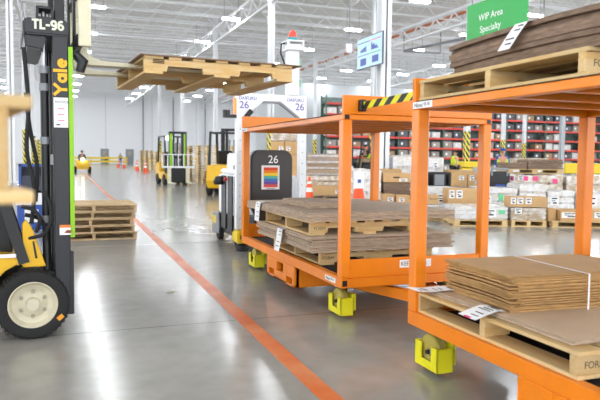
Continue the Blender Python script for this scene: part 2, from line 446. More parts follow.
# ceiling lights
def light_proto():
    t = thing('ceiling_light', 'x', 'ceiling light', group='linear high bay lights in rows under the roof')
    MB().box(-.58, .58, -.17, .17, .03, .09).obj('housing', WHITEP, t)
    MB().box(-.55, .55, -.15, .15, -.03, .03).obj('diffuser', LAMP, t)
    b = MB()
    for s in (-1, 1): b.cyl((s*.45, 0, .09), (s*.45, 0, 1.5), .012, 5)
    b.obj('hanger', GREYM, t)
    return t
LP = light_proto(); first = True
XA = (-14.7, -6.2, 2.2, 10.4, 18.9); XB = (27.0, 33.4, 39.8, 46.2, 52.6)
YA = [-3.1+8.6*k for k in range(13)]; YB = [-1.9+6.7*k for k in range(16)]
for ci, x in enumerate(XA+XB):
    ys = YA if x < 20 else YB
    for ri, y in enumerate(ys):
        if y > FAR-3: continue
        if x > 40 and y < 8: continue
        lb = 'white ceiling light, %s from the far wall in the %s row from the left' % (ORD[len(ys)-ri], ORD[ci+1])
        if first:
            LP.location = (x, y, 10); LP['label'] = lb; first = False
        else: copy_tree(LP, (x, y, 10), 0, lb)

# ------------------------------------------------------------------ pallets
def pallet_meshes(A, B, n=7, h=.122, ins=.01, sw=.04, wd_=None):
    """stringers along X (length A), deck boards along Y (length B)"""
    M = {}
    t = .018; zs0, zs1 = t, h-t; bw = .1
    prof = [(0, zs0), (A*.14, zs0), (A*.15, zs0+.04), (A*.37, zs0+.04), (A*.38, zs0), (A*.62, zs0), (A*.63, zs0+.04), (A*.85, zs0+.04), (A*.86, zs0), (A, zs0), (A, zs1), (0, zs1)]
    M['stringer'] = [MB().prism(prof, y, y+sw).mesh('stringer', wd_ or WOOD, .002) for y in (ins, B/2-sw/2, B-ins-sw)]
    M['deck_board'] = []
    for i in range(n):
        wd = .135 if i in (0, n-1) else .09
        x = (A-wd)*i/(n-1) if i not in (0, n-1) else (0 if i == 0 else A-wd)
        M['deck_board'].append(MB().box(x, x+wd, 0, B, h-t, h).mesh('deck_board', wd_ or WOODX, .002))
    M['bottom_board'] = []
    for x, wd in ((0, .13), (A/2-.06, .12), (A-.13, .13)):
        M['bottom_board'].append(MB().box(x, x+wd, 0, B, 0, t).mesh('bottom_board', wd_ or WOODX, .002))
    return M
def pallet(M, loc, rotz, label, group=None):
    t = thing('wooden_pallet', label, 'pallet', loc, rotz, group)
    for k, ms in M.items():
        for me in ms: place(k, me, t)
    return t
def pallet_single(A, B, m=WOODF, h=.125):
    b = MB(); t = .02
    for x in (.01, A/2-.05, A-.11): b.box(x, x+.1, .0, B, t, h-t)
    for i in range(6): y = (B-.12)*i/5; b.box(0, A, y, y+.12, h-t, h)
    for y in (0, B/2-.05, B-.1): b.box(0, A, y, y+.1, 0, t)
    return b.mesh('wooden_pallet', m)

# ------------------------------------------------------------------ carts
CW, CL = 1.31, 2.75
def square_tube(mb, p, q, w, h): mb.bar(p, q, w, h)
def cart(loc, label, near=True):
    t = thing('tow_cart', label, 'cart', loc)
    b = MB()                                    # deck frame
    b.box(0, .06, 0, CL, .305, .385); b.box(CW-.06, CW, 0, CL, .305, .385)
    b.box(.06, CW-.06, .0, .06, .305, .375); b.box(.06, CW-.06, CL-.06, CL, .305, .375)
    for y in (.7, 1.35, 2.0): b.box(.06, CW-.06, y, y+.06, .3, .355)
    b.obj('deck_frame', ORANGE, t, bev=.004)
    b = MB()
    b.box(.012, .05, -.002, .003, .318, .363)
    b.box(CW-.05, CW-.012, -.002, .003, .318, .363)
    b.obj('tube_opening', BLACK, t)
    MB().box(.06, CW-.06, .06, CL-.06, .357, .37).obj('deck_mat', MATBLK, t)
    for y0, y1 in ((0, .05), (CL-.05, CL)):
        MB().box(.062, CW-.062, y0+.012, y1-.004, .376, .515).obj('end_panel', ORANGE, t, bev=.004)
    for x in (0, CW-.075):
        for y in (0, CL-.075):
            MB().box(x, x+.075, y, y+.075, .385, 1.555).obj('post', ORANGE, t, bev=.006)
    MB().box(CW-.075, CW, 1.9, 1.975, .385, 1.555).obj('post', ORANGE, t, bev=.006)
    b = MB()                                    # upper frame
    b.box(0, .06, 0, CL, 1.555, 1.597); b.box(CW-.06, CW, 0, CL, 1.555, 1.597)
    b.box(.06, CW-.06, 0, .06, 1.555, 1.594); b.box(.06, CW-.06, CL-.06, CL, 1.555, 1.594)
    b.obj('upper_frame', ORANGE, t, bev=.004)
    for i in range(7):
        y = .28+i*.33
        MB().box(.06, CW-.06, y, y+.05, 1.557, 1.592).obj('upper_slat', ORANGE, t)
    MB().box(.0, CW, .055, CL-.055, 1.597, 1.602).obj('upper_mat', MATBLK, t)
    b = MB(); b.box(.012, .05, -.002, .003, 1.56, 1.592); b.box(CW-.05, CW-.012, -.002, .003, 1.56, 1.592)
    b.obj('tube_opening', BLACK, t)
    for y0 in (0, CL-.03):
        MB().box(.0, CW, y0, y0+.03, 1.597, 1.735).obj('upper_end_panel', ORANGE, t, bev=.004)
    # fork pocket frame hung under the middle of the deck
    b = MB(); y0, y1 = 1.0, 1.78; x0, x1 = -.002, .05
    zb, z2, z3, zt = .115, .2, .265, .305
    yc = [y0, y0+.055, y0+.215, y0+.3, y1-.3, y1-.215, y1-.055, y1]
    b.box(x0, x1, y0, y1, zb, zb+.02)
    b.box(x0, x1, yc[0], yc[1], zb, zt); b.box(x0, x1, yc[6], yc[7], zb, zt)
    b.box(x0, x1, yc[1], yc[2], z2-.01, zt); b.box(x0, x1, yc[5], yc[6], z2-.01, zt)
    b.box(x0, x1, yc[2], yc[5], zb, z2); b.box(x0, x1, yc[2], yc[3], z2, zt); b.box(x0, x1, yc[4], yc[5], z2, zt)
    b.box(x0, x1, yc[3], yc[4], z3+.02, zt)
    for ya, yb in ((yc[1]-.01, yc[2]+.01), (yc[5]-.01, yc[6]+.01)):   # two tubes right across
        b.box(x1, CW-.05, ya, ya+.01, zb, z2); b.box(x1, CW-.05, yb-.01, yb, zb, z2); b.box(x1, CW-.05, ya, yb, z2-.01, z2)
        b.box(x1, CW-.05, ya, yb, zb, zb+.01)
    b.box(x0+.02, CW-.05, y0, y0+.02, zb, zt); b.box(x0+.02, CW-.05, y1-.02, y1, zb, zt)
    b.box(CW-.05, CW, y0, y1, zb, zt)
    b.obj('fork_pocket', ORANGE, t, bev=.003)
    # casters
    def caster(cx, cy, flip):
        c = D.objects.new('caster', None); COL.objects.link(c); c.parent = t; c.location = (cx, cy, 0); c.empty_display_size = .05
        b = MB(); th = .012                     # open-topped yellow box guard with a slot in its outer face
        L, W, H0, H1 = .25, .115, .025, .17
        s = 1 if not flip else -1
        xo = 0 if not flip else W
        def bx(xa, xb, ya, yb, za, zb_): b.box(min(xa, xb), max(xa, xb), ya, yb, za, zb_)
        ox = xo; ix = W-xo
        bx(ox, ox+s*th, 0, .07, H0, H1); bx(ox, ox+s*th, .18, L, H0, H1); bx(ox, ox+s*th, .07, .18, H0, H0+.05)
        bx(ix, ix-s*th, 0, L, H0, H1); bx(0, W, 0, th, H0, H1); bx(0, W, L-th, L, H0, H1)
        bx(ix, ix+s*.035, .03, .09, H0+.03, H1+.02); bx(ix, ix+s*.035, .17, .23, H0+.03, H1+.02)
        b.obj('caster_guard', YGUARD, c, bev=.004)
        b = MB(); b.lathe([(.072, -.03), (.1, -.03), (.108, -.02), (.108, .02), (.1, .03), (.072, .03)], (W/2, .13, .12), 'x', 28)
        b.obj('tyre', mat('yellow_poly_tyre', '#b7a84e', .5), c, smooth=True)
        b = MB(); b.lathe([(.0, -.031), (.02, -.033), (.025, -.026), (.06, -.024), (.07, -.03), (.074, 0), (.07, .03), (.06, .024), (.025, .026), (.02, .033), (0, .033)], (W/2, .13, .12), 'x', 24)
        b.obj('hub', STEEL, c, smooth=True)
        b = MB(); b.cyl((W/2-.05, .13, .12), (W/2+.05, .13, .12), .014, 10)
        b.box(W/2+s*.034, W/2+s*.044, .1, .16, .09, .29)
        b.box(W/2-.055, W/2+.055, .06, .24, .285, .3)
        b.obj('fork', BLACK, c)
    for cy in (.26, CL-.14):
        caster(.12, cy, False); caster(CW-.215, cy, True)
    # drawbar at the near end, hitch at the far end
    b = MB()
    b.bar((CW/2-.34, .55, .24), (CW/2-.06, -.3, .24), .07, .08); b.bar((CW/2+.34, .55, .24), (CW/2+.06, -.3, .24), .07, .08)
    b.box(CW/2-.1, CW/2+.1, -.62, -.26, .2, .28); b.box(.2, CW-.2, .5, .57, .2, .305)
    b.box(CW/2-.03, CW/2+.03, -.78, -.6, .215, .265)
    b.obj('drawbar', ORANGE, t, bev=.004)
    b = MB(); b.box(CW/2-.1, CW/2+.1, CL, CL+.14, .2, .31); b.obj('hitch_bracket', ORANGE, t, bev=.004)
    MB().cyl((CW/2, CL+.1, .19), (CW/2, CL+.1, .36), .015, 10).obj('hitch_pin', STEEL, t)
    # name plates
    for zc, ya in ((.345, .1), (1.577, CL-.215)):
        p = MB().box(-.002, 0, ya, ya+.2, zc-.019, zc+.019).obj('rail_label', PAPER, t)
        text('lettering', 'Nissei', .036, INK, p, (-.0025, ya+.185, zc-.012), (0, -1, 0), (0, 0, 1), .0004)
        text('lettering', '03-16', .026, INK, p, (-.0025, ya+.085, zc-.006), (0, -1, 0), (0, 0, 1), .0004)
    if not near or True:
        p = MB().box(.5, .78, .0105, .0122, .435, .495).obj('keep_clear_label', PAPER, t)
        text('lettering', 'KEEP CLEAR', .045, INK, p, (.51, .0102, .45), (1, 0, 0), (0, 0, 1), .0003, sx=.95)
    return t
C1 = (1.955, 4.27, 0); C2 = (1.92, 3.245-CL, 0)
cart(C1, 'orange two-deck tow cart with hazard belt, farther of the two, behind the gate vehicle')
cart(C2, 'orange two-deck tow cart cut off by the right edge, loaded on both decks', False)
# hazard belt and its reel between the two carts
b = MB(); b.box(2.07, 2.12, C1[1]-.05, C1[1]-.001, 1.618, 1.702)
o = b.obj('belt_reel', BLACK, bev=.006); tag(o, 'small black belt reel on the upper end panel of the farther cart', 'belt reel')
o = MB().bar((0, 0, 0), (0, -.955, .012), .003, .052).obj('hazard_belt', HAZB, None, (2.095, C1[1]-.05, 1.66))
tag(o, 'yellow and black striped belt stretched between the two orange carts', 'barrier belt')
t = thing('hitch_clamp', 'yellow clamp with a red lever on the coupling between the carts', 'clamp', (2.60, 3.62, .281))
b = MB(); b.box(-.05, .05, -.05, .05, 0, .012); b.box(-.05, -.04, -.05, .05, 0, .14); b.box(.04, .05, -.05, .05, 0, .14); b.box(-.06, .08, -.05, .05, .14, .155); b.obj('clamp_body', YGUARD, t, bev=.002)
b = MB(); b.cyl((0, 0, .0), (0, 0, .2), .012, 10); b.box(-.07, .07, -.012, .012, .195, .21); b.obj('lever', RED, t)

# ------------------------------------------------------------------ cardboard on the carts
def flats(n, loc, sx, sy, th, label, group, ms=(CARD, CARDE), rot=0, jx=.012, jy=.015, jr=.01, amp=.004, droop=0, name='flattened_carton', phase=0):
    """n loose flat cartons lying on one another, loc = near left corner of the pile"""
    z = loc[2]
    for i in range(n):
        p3 = 1
        fn = lambda x, y: amp*p3*(math.sin(3*x/sx+phase)+math.sin(4*y/sy+phase*2))-droop*(2*abs(y/sy-.5))**4*.5
        b = MB(); b.slab(0, sx, 0, sy, .0008, th-.0008, fn, 8, 8, 1)
        o = b.obj(name, list(ms), None, (loc[0]+random.uniform(-jx, jx), loc[1]+random.uniform(-jy, jy), z), rot+random.uniform(-jr, jr))
        k = n-i
        tag(o, label % ('topmost' if k == 1 else 'lowest' if i == 0 else ORD[k]+' from the top'), 'cardboard', group)
        z += th
    return z
PM = pallet_meshes(1.1, 1.25, h=.117)
# farther cart
pallet(PM, (2.06, 4.92, .37), 0, 'wooden pallet lying on the black deck mat of the farther cart', None)
z = flats(9, (1.95, 4.84, .49), 1.36, 1.5, .0145, 'flat brown carton in the lower pile on the farther cart, %s', 'flat cartons of the lower pile on the farther cart', rot=.0, jx=.018, jy=.03)
pallet(PM, (1.97, 4.92, z+.004), 0, 'wooden pallet between two cardboard piles on the farther cart')
z = flats(5, (1.92, 4.84, z+.125), 1.42, 1.72, .0145, 'wide flat carton in the upper pile on the farther cart, %s', 'flat cartons of the upper pile on the farther cart', rot=.02)
z = flats(5, (2.07, 5.22, z+.004), .36, .7, .0115, 'small flat carton in the little pile on the farther cart, %s', 'small flat cartons on the farther cart', ms=(CARD, CARDE), jx=.01)
# nearer cart, lower deck
pallet(PM, (1.945, 1.95, .386), 0, 'wooden pallet stamped FORM lying on the lower deck of the nearer cart')
z2 = flats(2, (1.98, 2.02, .505), 1.2, 1.13, .012, 'wide pale brown sheet on the pallet of the nearer cart, %s', 'pale sheets under the strapped bundle', ms=(KRAFTL, CARDE), jx=.01, jr=.008, amp=.002)
def folded(n, loc, sx, sy, th, label, group, rot):
    z = loc[2]
    for i in range(n):
        b = MB(); th_ = th
        o_ = .045 if (i//2) % 2 else .0
        sl = lambda x, y: .004*math.sin(5*y/sy)
        b.slab(o_, sx, 0, sy, .0006, th_*.48, sl, 6, 6, 1); b.slab(0, sx-.06, .012, sy, th_*.52, th_-.0006, sl, 6, 6, 1)
        b.m = 1; b.box(o_, o_+.02, .0, sy*.42, th_*.2, th_*.8)
        ob = b.obj('folded_carton', [KRAFT, KRAFTE], None, (loc[0]+random.uniform(-.012, .012), loc[1]+random.uniform(-.012, .012), z), rot+random.uniform(-.012, .012))
        k = n-i
        tag(ob, label % ('topmost' if k == 1 else 'lowest' if i == 0 else ORD[k]+' from the top'), 'cardboard', group); z += th
    return z
z3 = folded(10, (2.035, 2.48, z2+.003), .95, .6, .0175, 'folded carton in the strapped bundle on the nearer cart, %s', 'folded cartons of the strapped bundle', -.06)
b = MB(); b.box(0, .009, -.003, -.001, 0, z3-z2); b.box(0, .009, -.003, .6, z3-z2, z3-z2+.002)
tag(b.obj('strap', PAPER, None, (2.455, 2.42, z2+.004), -.06), 'white plastic strap round the kraft bundle on the nearer cart', 'strap')
folded(9, (3.08, 2.2, z2+.003), .5, .8, .0165, 'folded kraft carton in the second bundle on the nearer cart, %s', 'folded cartons of the bundle at the far side', .02)
# nearer cart, upper deck
UP = 1.603
pallet(PM, (1.945, 1.965, UP), 0, 'wooden pallet stamped FOR on the upper deck of the nearer cart')
z4 = flats(7, (1.985, 1.86, UP+.118), 1.22, 1.12, .0235, 'dark flat carton on the upper deck of the nearer cart, %s', 'dark flat cartons on the upper deck', ms=(CARDD, CARDDE), jx=.02, jy=.035, amp=.006, droop=.01)
for zt_, s_ in ((.386, 'FORM'), (UP, 'FORM')):
    tag(text('pallet_stamp', s_, .042, mat('stamp_ink', '#5b4a33', .9), None, (1.985, 1.9595 if zt_ < 1 else 1.9745, zt_+.042), (1, 0, 0), (0, 0, 1), .0004),
        'dark FORM stamp on the stringer of the %s pallet of the nearer cart' % ('lower' if zt_ < 1 else 'upper'), 'stamp')
tag(text('pallet_stamp', 'FORM', .04, mat('stamp_ink', '#5b4a33', .9), None, (2.08, 4.9295, .37+.044), (1, 0, 0), (0, 0, 1), .0004), 'dark stamp on the stringer of the lowest pallet of the farther cart', 'stamp')
tag(text('pallet_stamp', 'FORM', .04, mat('stamp_ink', '#5b4a33', .9), None, (2.0, 4.9295, .49+9*.0145+.048), (1, 0, 0), (0, 0, 1), .0004), 'dark stamp on the stringer of the raised pallet of the farther cart', 'stamp')

def paper(label, pts, wdir, wid, name='label_sheet', pink=False):
    """sheet following a polyline, wid wide along wdir"""
    wv = Vector(wdir).normalized()*wid
    P = [Vector(p) for p in pts]
    vs = []; fs = []
    for p in P: vs += [p, p+wv]
    for i in range(len(P)-1): fs.append((2*i, 2*i+1, 2*i+3, 2*i+2))
    me = D.meshes.new(name); me.from_pydata([tuple(v-P[0]) for v in vs], [], fs); me.materials.append(PAPER); me.materials.append(INK)
    o = place(name, me, None, tuple(P[0])); md = o.modifiers.new('thickness', 'SOLIDIFY'); md.thickness = .0012
    tag(o, label, 'paper sheet')
    nrm = (P[1]-P[0]).cross(wv).normalized()
    k = 0
    for i in range(len(P)-1):                   # printed lines
        a, c_ = P[i]-P[0], P[i+1]-P[0]; n_ = (c_-a).cross(wv).normalized()*.0018
        m = MB(); done = 0
        for q in (.25, .6):
            c0 = a+(c_-a)*q
            for sgn in (1, -1):
                m.bar(c0+wv*.15+n_*sgn, c0+wv*random.uniform(.5, .85)+n_*sgn, .006, .0004, n_)
        m.obj('print', INK, o)
    if pink:
        c0 = (P[-1]-P[0])+wv*.3; m = MB()
        m.bar(c0+Vector((0, 0, .004)), c0+wv*.3+Vector((0, 0, .004)), .012, .005); m.obj('pink_mark', PINK, o)
    return o
xe = 1.93
paper('white label sheet curling off the far corner of the nearer cart load', [(2.13, 2.98, .541), (2.03, 3.0, .543), (1.95, 3.02, .535), (1.87, 3.06, .535)], (0, 1, .0), .12)
paper('white label sheet with a pink mark draped over the nearer cart pallet', [(2.02, 2.5, .541), (1.98, 2.5, .543), (1.94, 2.51, .53), (1.87, 2.53, .50)], (0, 1, 0), .14, pink=True)
zt1 = .49+9*.0145
paper('white paper strip hanging from the upper cardboard pile of the farther cart', [(2.02, 6.1, z-.052), (1.94, 6.08, z-.05), (1.885, 6.06, z-.056), (1.87, 6.05, z-.12), (1.86, 6.04, z-.24)], (0, 1, 0), .15)
paper('white paper strip hanging from the lower cardboard pile of the farther cart', [(2.02, 5.5, zt1+.006), (1.95, 5.48, zt1+.008), (1.91, 5.47, zt1-.002), (1.895, 5.46, zt1-.09), (1.87, 5.45, zt1-.2)], (0, 1, 0), .14)
paper('white label sheet on the dark pile atop the nearer cart', [(2.1, 2.3, z4+.01), (2.0, 2.31, z4+.012), (1.95, 2.32, z4-.0), (1.935, 2.36, z4-.05), (1.925, 2.41, z4-.11)], (0, 1, 0), .085)
paper('white delivery sheet lying on the second kraft bundle of the nearer cart', [(3.1, 2.5, z3+.004), (3.2, 2.52, z3+.012), (3.32, 2.55, z3+.004)], (0, 1, 0), .2)

# ------------------------------------------------------------------ tow vehicle with the gate
def tow_vehicle():
    t = thing('tow_vehicle', 'white automatic tow vehicle with an arched gate numbered 26 and a beacon mast', 'tow vehicle', (2.24, 7.5, 0))
    # gate: local x 0..1.0, y .8..0.9
    b = MB(); yg0, yg1 = .8, .9
    b.prism([(0, .3), (.1, .3), (.1, 1.80), (.38, 2.035), (.62, 2.035), (.9, 1.83), (.9, .3), (1.0, .3), (1.0, 2.13), (0, 2.13)], yg0, yg1)
    b.obj('gate_frame', WHITEP, t, bev=.006)
    b = MB(); b.box(.38, .62, yg0+.01, yg1-.01, 2.012, 2.034); b.bar((.62, .85, 2.02), (.9, .85, 1.818), .07, .02); b.obj('arch_lining', GREYM, t)
    b = MB()
    for s in (0, .93):
        for k in range(9): b.cyl((.05+s*.96, yg0-.003, .45+k*.15), (.05+s*.96, yg0, .45+k*.15), .007, 8)
    b.obj('bolts', GREYM, t)
    for x in (.02, .7):
        text('maker_name', 'DAIFUKU', .062, PURPLE, t, (x+.01, yg0-.002, 2.045), (1, 0, 0), (0, 0, 1), .001, sx=.95)
        text('number', '26', .135, PURPLE, t, (x+(.015 if x < .3 else .13), yg0-.002, 1.93), (1, 0, 0), (0, 0, 1), .001)
    b = MB(); b.box(-.03, 0, .81, .87, 1.86, 2.06); b.obj('signal_light', mat('signal_orange', '#ff6a2a', .4, emit=1.2), t)
    b = MB(); b.box(-.12, -.0, .8, .88, 1.80, 1.84); b.cyl((-.13, .84, 1.8), (-.13, .84, 1.9), .05, 12); b.obj('side_sensor', BLACK, t)
    b = MB(); b.tube([(.13, .78, 1.74), (.13, .78, 1.82), (.2, .78, 1.9)], .035, 10); b.cyl((.12, .78, 1.7), (.24, .78, 1.75), .05, 12); b.obj('camera_unit', BLACK, t)
    # black rounded panel
    b = MB(); x0, x1, zb, zt, r = .03, .59, .42, 1.37, .12
    arc = lambda cx, cz, a0: [(cx+r*math.cos(a0+k*PI/16), cz+r*math.sin(a0+k*PI/16)) for k in range(9)]
    b.prism([(x0+.12, zb), (x1, zb)]+arc(x1-r, zt-r, 0)+arc(x0+r, zt-r, PI/2)+[(x0, zb+.25)], .22, .34)
    p = b.obj('rear_panel', mat('gloss_black', '#26211f', .3, var=.06, scale=3), t, bev=.02, seg=2)
    text('number', '26', .14, WHITEP, p, (.255, .2185, 1.205), (1, 0, 0), (0, 0, 1), .001)
    q = MB().box(.17, .41, .2165, .2195, .87, 1.175).obj('poster', PAPER, p)
    cols = ('#e0452a', '#f08a1f', '#f4d22c', '#4fb6a8', '#3f74c4', '#6a4a9c', '#d9534a')
    for i, c in enumerate(cols):
        z1_ = 1.15-i*.036
        m = MB().box(.2, .385, .2145, .2166, z1_-.036, z1_).obj('colour_band', mat('band_%d' % i, c, .6), q)
    MB().box(.24, .35, .2145, .2166, .88, .888).obj('caption', INK, q)
    # body
    b = MB(); b.box(.14, .95, .95, 2.45, .12, .42); b.obj('chassis', BLACK, t, bev=.02)
    b = MB(); b.box(.1, .9, .34, .8, .14, .5); b.obj('rear_bumper', BLACK, t, bev=.02)
    b = MB(); b.box(.12, .95, 1.0, 2.3, .42, 1.02); b.obj('body', WHITEP, t, bev=.02, seg=2)
    for y in (1.06, 1.42, 1.8):
        MB().box(.1, .12, y, y+.26, .2, 1.0).obj('side_panel', BLACK, t, bev=.006)
    b = MB(); b.box(.12, .5, 1.0, 2.2, 1.03, 1.1); b.prism([(1.3, 1.1), (1.9, 1.1), (1.85, 1.34), (1.4, 1.3)], .14, .5, 'x'); b.obj('console', WHITEP, t, bev=.02, seg=2)
    MB().box(.1, .45, 1.05, 1.35, 1.1, 1.16).obj('control_pad', BLACK, t, bev=.01)
    b = MB(); b.cyl((.1, 1.72, .95), (.06, 1.72, .95), .03, 14); b.obj('stop_button', RED, t)
    b = MB(); b.lathe([(0, 1.0), (.09, 1.0), (.1, 1.05), (.06, 1.12), (0, 1.13)], (.06, 2.0, -.14), 'z', 14); b.obj('horn', BLACK, t, smooth=True)
    b = MB(); b.box(-.01, .17, .7, .98, .12, .28); b.obj('corner_bumper', SAFEY, t, bev=.02, seg=2)
    b = MB(); b.box(.03, .09, .697, .7, .18, .23); b.box(.1, .13, .697, .7, .18, .23); b.obj('warning_sticker', BLACK, t)
    b = MB(); b.lathe([(.08, .0), (.085, .03), (.085, .08), (.06, .11)], (.1, .85, 0), 'z', 20); b.obj('safety_scanner', BLACK, t, smooth=True)
    b = MB(); b.prism([(2.1, .1), (2.55, .08), (2.58, .36), (2.45, .42), (2.15, .42)], .07, .1, 'x'); b.obj('front_side_guard', GREYM, t, bev=.008)
    MB().box(.066, .07, 2.28, 2.5, .24, .36).obj('yellow_sticker', SAFEY, t)
    for x in (.12, .85):
        for y in (1.1, 2.2):
            MB().lathe([(0, -.04), (.1, -.04), (.11, -.03), (.11, .03), (.1, .04), (0, .04)], (x, y, .11), 'x', 20).obj('wheel', RUBBER, t, smooth=True)
    MB().box(.4, .6, -.1, .34, .22, .3).obj('tow_bar', BLACK, t)
    # beacon mast
    b = MB(); b.box(.72, .88, .78, .92, 2.13, 2.74); b.obj('mast', WHITEP, t, bev=.008)
    b = MB(); b.box(.69, .93, .73, .97, 2.74, 2.77); b.box(.69, .93, .73, .97, 2.85, 2.87)
    for x in (.69, .905):
        for y in (.73, .945): b.box(x, x+.025, y, y+.025, 2.77, 2.85)
    b.box(.72, .9, .76, .94, 2.77, 2.82); b.obj('scanner_cage', WHITEP, t)
    MB().lathe([(.06, 2.87), (.065, 2.89), (.065, 2.92), (0, 2.92)], (.8, .85, 0), 'z', 18).obj('beacon_base', mat('teal_plastic', '#2f9aa3', .4), t, smooth=True)
    MB().lathe([(.052, 2.92), (.055, 2.94), (.048, 2.99), (.02, 3.02), (0, 3.02)], (.8, .85, 0), 'z', 18).obj('beacon', mat('beacon_red', '#d8402c', .3, emit=.3), t, smooth=True)
    MB().tube([(.69, .85, 2.84), (.64, .85, 2.82), (.63, .85, 2.7), (.69, .85, 2.55), (.72, .85, 2.3)], .012, 8).obj('cable', BLACK, t)
    for z_ in (2.52, 2.25): MB().box(.88, .91, .8, .9, z_, z_+.1).obj('green_lamp', mat('green_lens', '#7fc7a4', .4), t)
tow_vehicle()

# ------------------------------------------------------------------ forklift TL-96 at the left
def wheel(t, cx, cy, r, w, near_dir, name='wheel'):
    g = D.objects.new(name, None); COL.objects.link(g); g.parent = t; g.location = (cx, cy, r); g.empty_display_size = .05
    s = near_dir
    b = MB(); b.lathe([(r*.66, -w/2), (r*.74, -w/2-.006), (r*.93, -w/2), (r, -w/2+.025), (r, w/2-.025), (r*.93, w/2), (r*.74, w/2+.006), (r*.66, w/2)], (0, 0, 0), 'y', 48, False)
    for k in range(40):
        a = 2*PI*k/40
        b.bar((r*.93*math.cos(a), s*(w/2-.003), r*.93*math.sin(a)), (r*1.012*math.cos(a), s*(w/2-.05), r*1.012*math.sin(a)), .02, .012)
    b.obj('tyre', RUBBER, g, smooth=True)
    b = MB(); q = s*w/2
    b.lathe([(r*.67, q), (r*.65, q+s*.004), (r*.6, q-s*.01), (r*.56, q-s*.05), (r*.4, q-s*.06), (r*.36, q-s*.05), (r*.2, q-s*.04), (r*.17, q-s*.01), (0, q-s*.008)], (0, 0, 0), 'y', 40, False)
    b.obj('rim', CREAMR, g, smooth=True)
    b = MB()
    for k in range(6):
        a = 2*PI*k/6+.5; x, z_ = r*.36*math.cos(a), r*.36*math.sin(a)
        b.cyl((x, q-s*.062, z_), (x, q-s*.04, z_), .014, 8)
    b.obj('lug_nuts', mat('dull_nuts', '#a39d89', .6), g)
    return g
def big_forklift():
    t = thing('forklift', 'black and yellow forklift marked TL-96 raising a wooden pallet, cut off at left', 'forklift', (-.17, 4.70, 0), math.radians(3.8))
    g = wheel(t, 0, .09, .242, .18, -1)
    b = MB(); a = -.7; r = .242
    b.bar((r*.8*math.cos(-.62), -.099, r*.8*math.sin(-.62)), (r*.87*math.cos(-.42), -.099, r*.87*math.sin(-.42)), .03, .004, (0, 1, 0)); b.obj('orange_mark', mat('mark_orange', '#e89a2c', .6), g)
    wheel(t, 0, .84, .242, .18, 1)
    for y in (.14, .8): wheel(t, -1.35, y, .21, .16, -1 if y < .5 else 1)
    # body
    b = MB()
    arch = [(.32*math.cos(k*PI/10)*.9, .242+.30*math.sin(k*PI/10)) for k in range(4, 11)]
    poly = [(-1.75, .3), (-1.75, .62), (-.3, .6), (-.02, .555), (-.02, .5)]+[(x, z_) for x, z_ in arch if x < -.02]+[(-.3, .2), (-1.6, .2)]
    b.prism(poly, .03, .9); b.obj('body', YELLOW, t, bev=.012, seg=2)
    b = MB(); b.prism([(-.06, .5), (.09, .5), (.0, .78), (-.035, .83), (-.06, .8)], .04, .1); b.obj('dash_side', YELLOW, t, bev=.006)
    MB().prism([(.02, .56), (.035, .56), (.015, .68), (.003, .68)], .036, .0405).obj('slot', BLACK, t)
    b = MB(); b.prism([(-1.7, .6), (-1.7, 1.0), (-1.2, 1.02), (-1.1, .62)], .06, .87); b.obj('counterweight', YELLOW, t, bev=.03, seg=2)
    b = MB(); b.prism([(-1.05, .6), (-.5, .6), (-.45, .75), (-.6, .85), (-1.05, .8)], .12, .8); b.obj('seat_base', BLACK, t, bev=.02)
    b = MB(); b.box(-.48, -.12, .3, .9, .56, .95); b.obj('dashboard', BLACK, t, bev=.02)
    b = MB(); b.prism([(-.95, .82), (-.55, .82), (-.55, .92), (-.84, .95), (-.95, 1.35), (-1.05, 1.35)], .25, .68); b.obj('seat', BLACK, t, bev=.03, seg=2)
    MB().box(-.42, -.1, .025, .03, .575, .6).obj('side_label', PAPER, t)
    b = MB(); b.tube([(-.2, .45, .95), (-.38, .45, 1.1)], .02, 8); b.lathe([(.15, -.012), (.17, 0), (.15, .012)], (-.4, .45, 1.12), 'z', 20); b.obj('steering_wheel', BLACK, t)
    b = MB()
    for y in (.06, .84): b.bar((-.05, y, .53), (-.5, y, 2.1), .07, .07); b.bar((-1.5, y, .98), (-1.35, y, 2.1), .06, .06)
    for k in range(7): b.bar((-.5-k*.14, .06, 2.12), (-.5-k*.14, .84, 2.12), .05, .04)
    for y in (.06, .84): b.bar((-.5, y, 2.1), (-1.36, y, 2.1), .06, .06)
    b.obj('overhead_guard', BLACK, t)
    # mast
    mx0, mx1 = .148, .251
    for y0, nm in ((.02, 'mast_rail'), (.83, 'mast_rail')):
        b = MB(); b.box(mx0, mx1, y0, y0+.07, .16, 2.17); b.box(mx0+.0, mx1+.02, y0+.005, y0+.075, .15, .6); b.obj('mast_rail', DKBLUE, t, bev=.006)
        b = MB(); b.box(mx0+.02, mx1-.015, y0+.075 if y0 < .4 else y0-.07, y0+.14 if y0 < .4 else y0-.005, .3, 3.3); b.obj('inner_mast_rail', BLACK, t, bev=.006)
    MB().box(mx1+.0005, mx1+.03, .018, .05, .70, 2.02).obj('lime_strip', LIME, t)
    for za, zb_ in ((.3, .4), (1.2, 1.28)): MB().box(mx0+.02, mx1-.02, .1, .83, za, zb_).obj('mast_crossmember', BLACK, t)
    b = MB(); b.prism([(-.015, 2.085), (mx1, 2.085), (mx1, 2.195), (-.015, 2.195), (-.035, 2.18), (-.035, 2.1)], 0, .9)
    b.prism([(-.02, 2.0), (mx0-.06, 1.985), (mx0-.03, 2.085), (-.03, 2.085)], .03, .85)
    cm = b.obj('top_crossmember', DKBLUE, t, bev=.012, seg=2)
    block_letters('truck_number', 'TL-96', .062, .0145, mat('cream_print', '#dfe0cf', .6), cm, (.024, -.002, 2.122), (1, 0, 0), (0, 0, 1), 1.02)
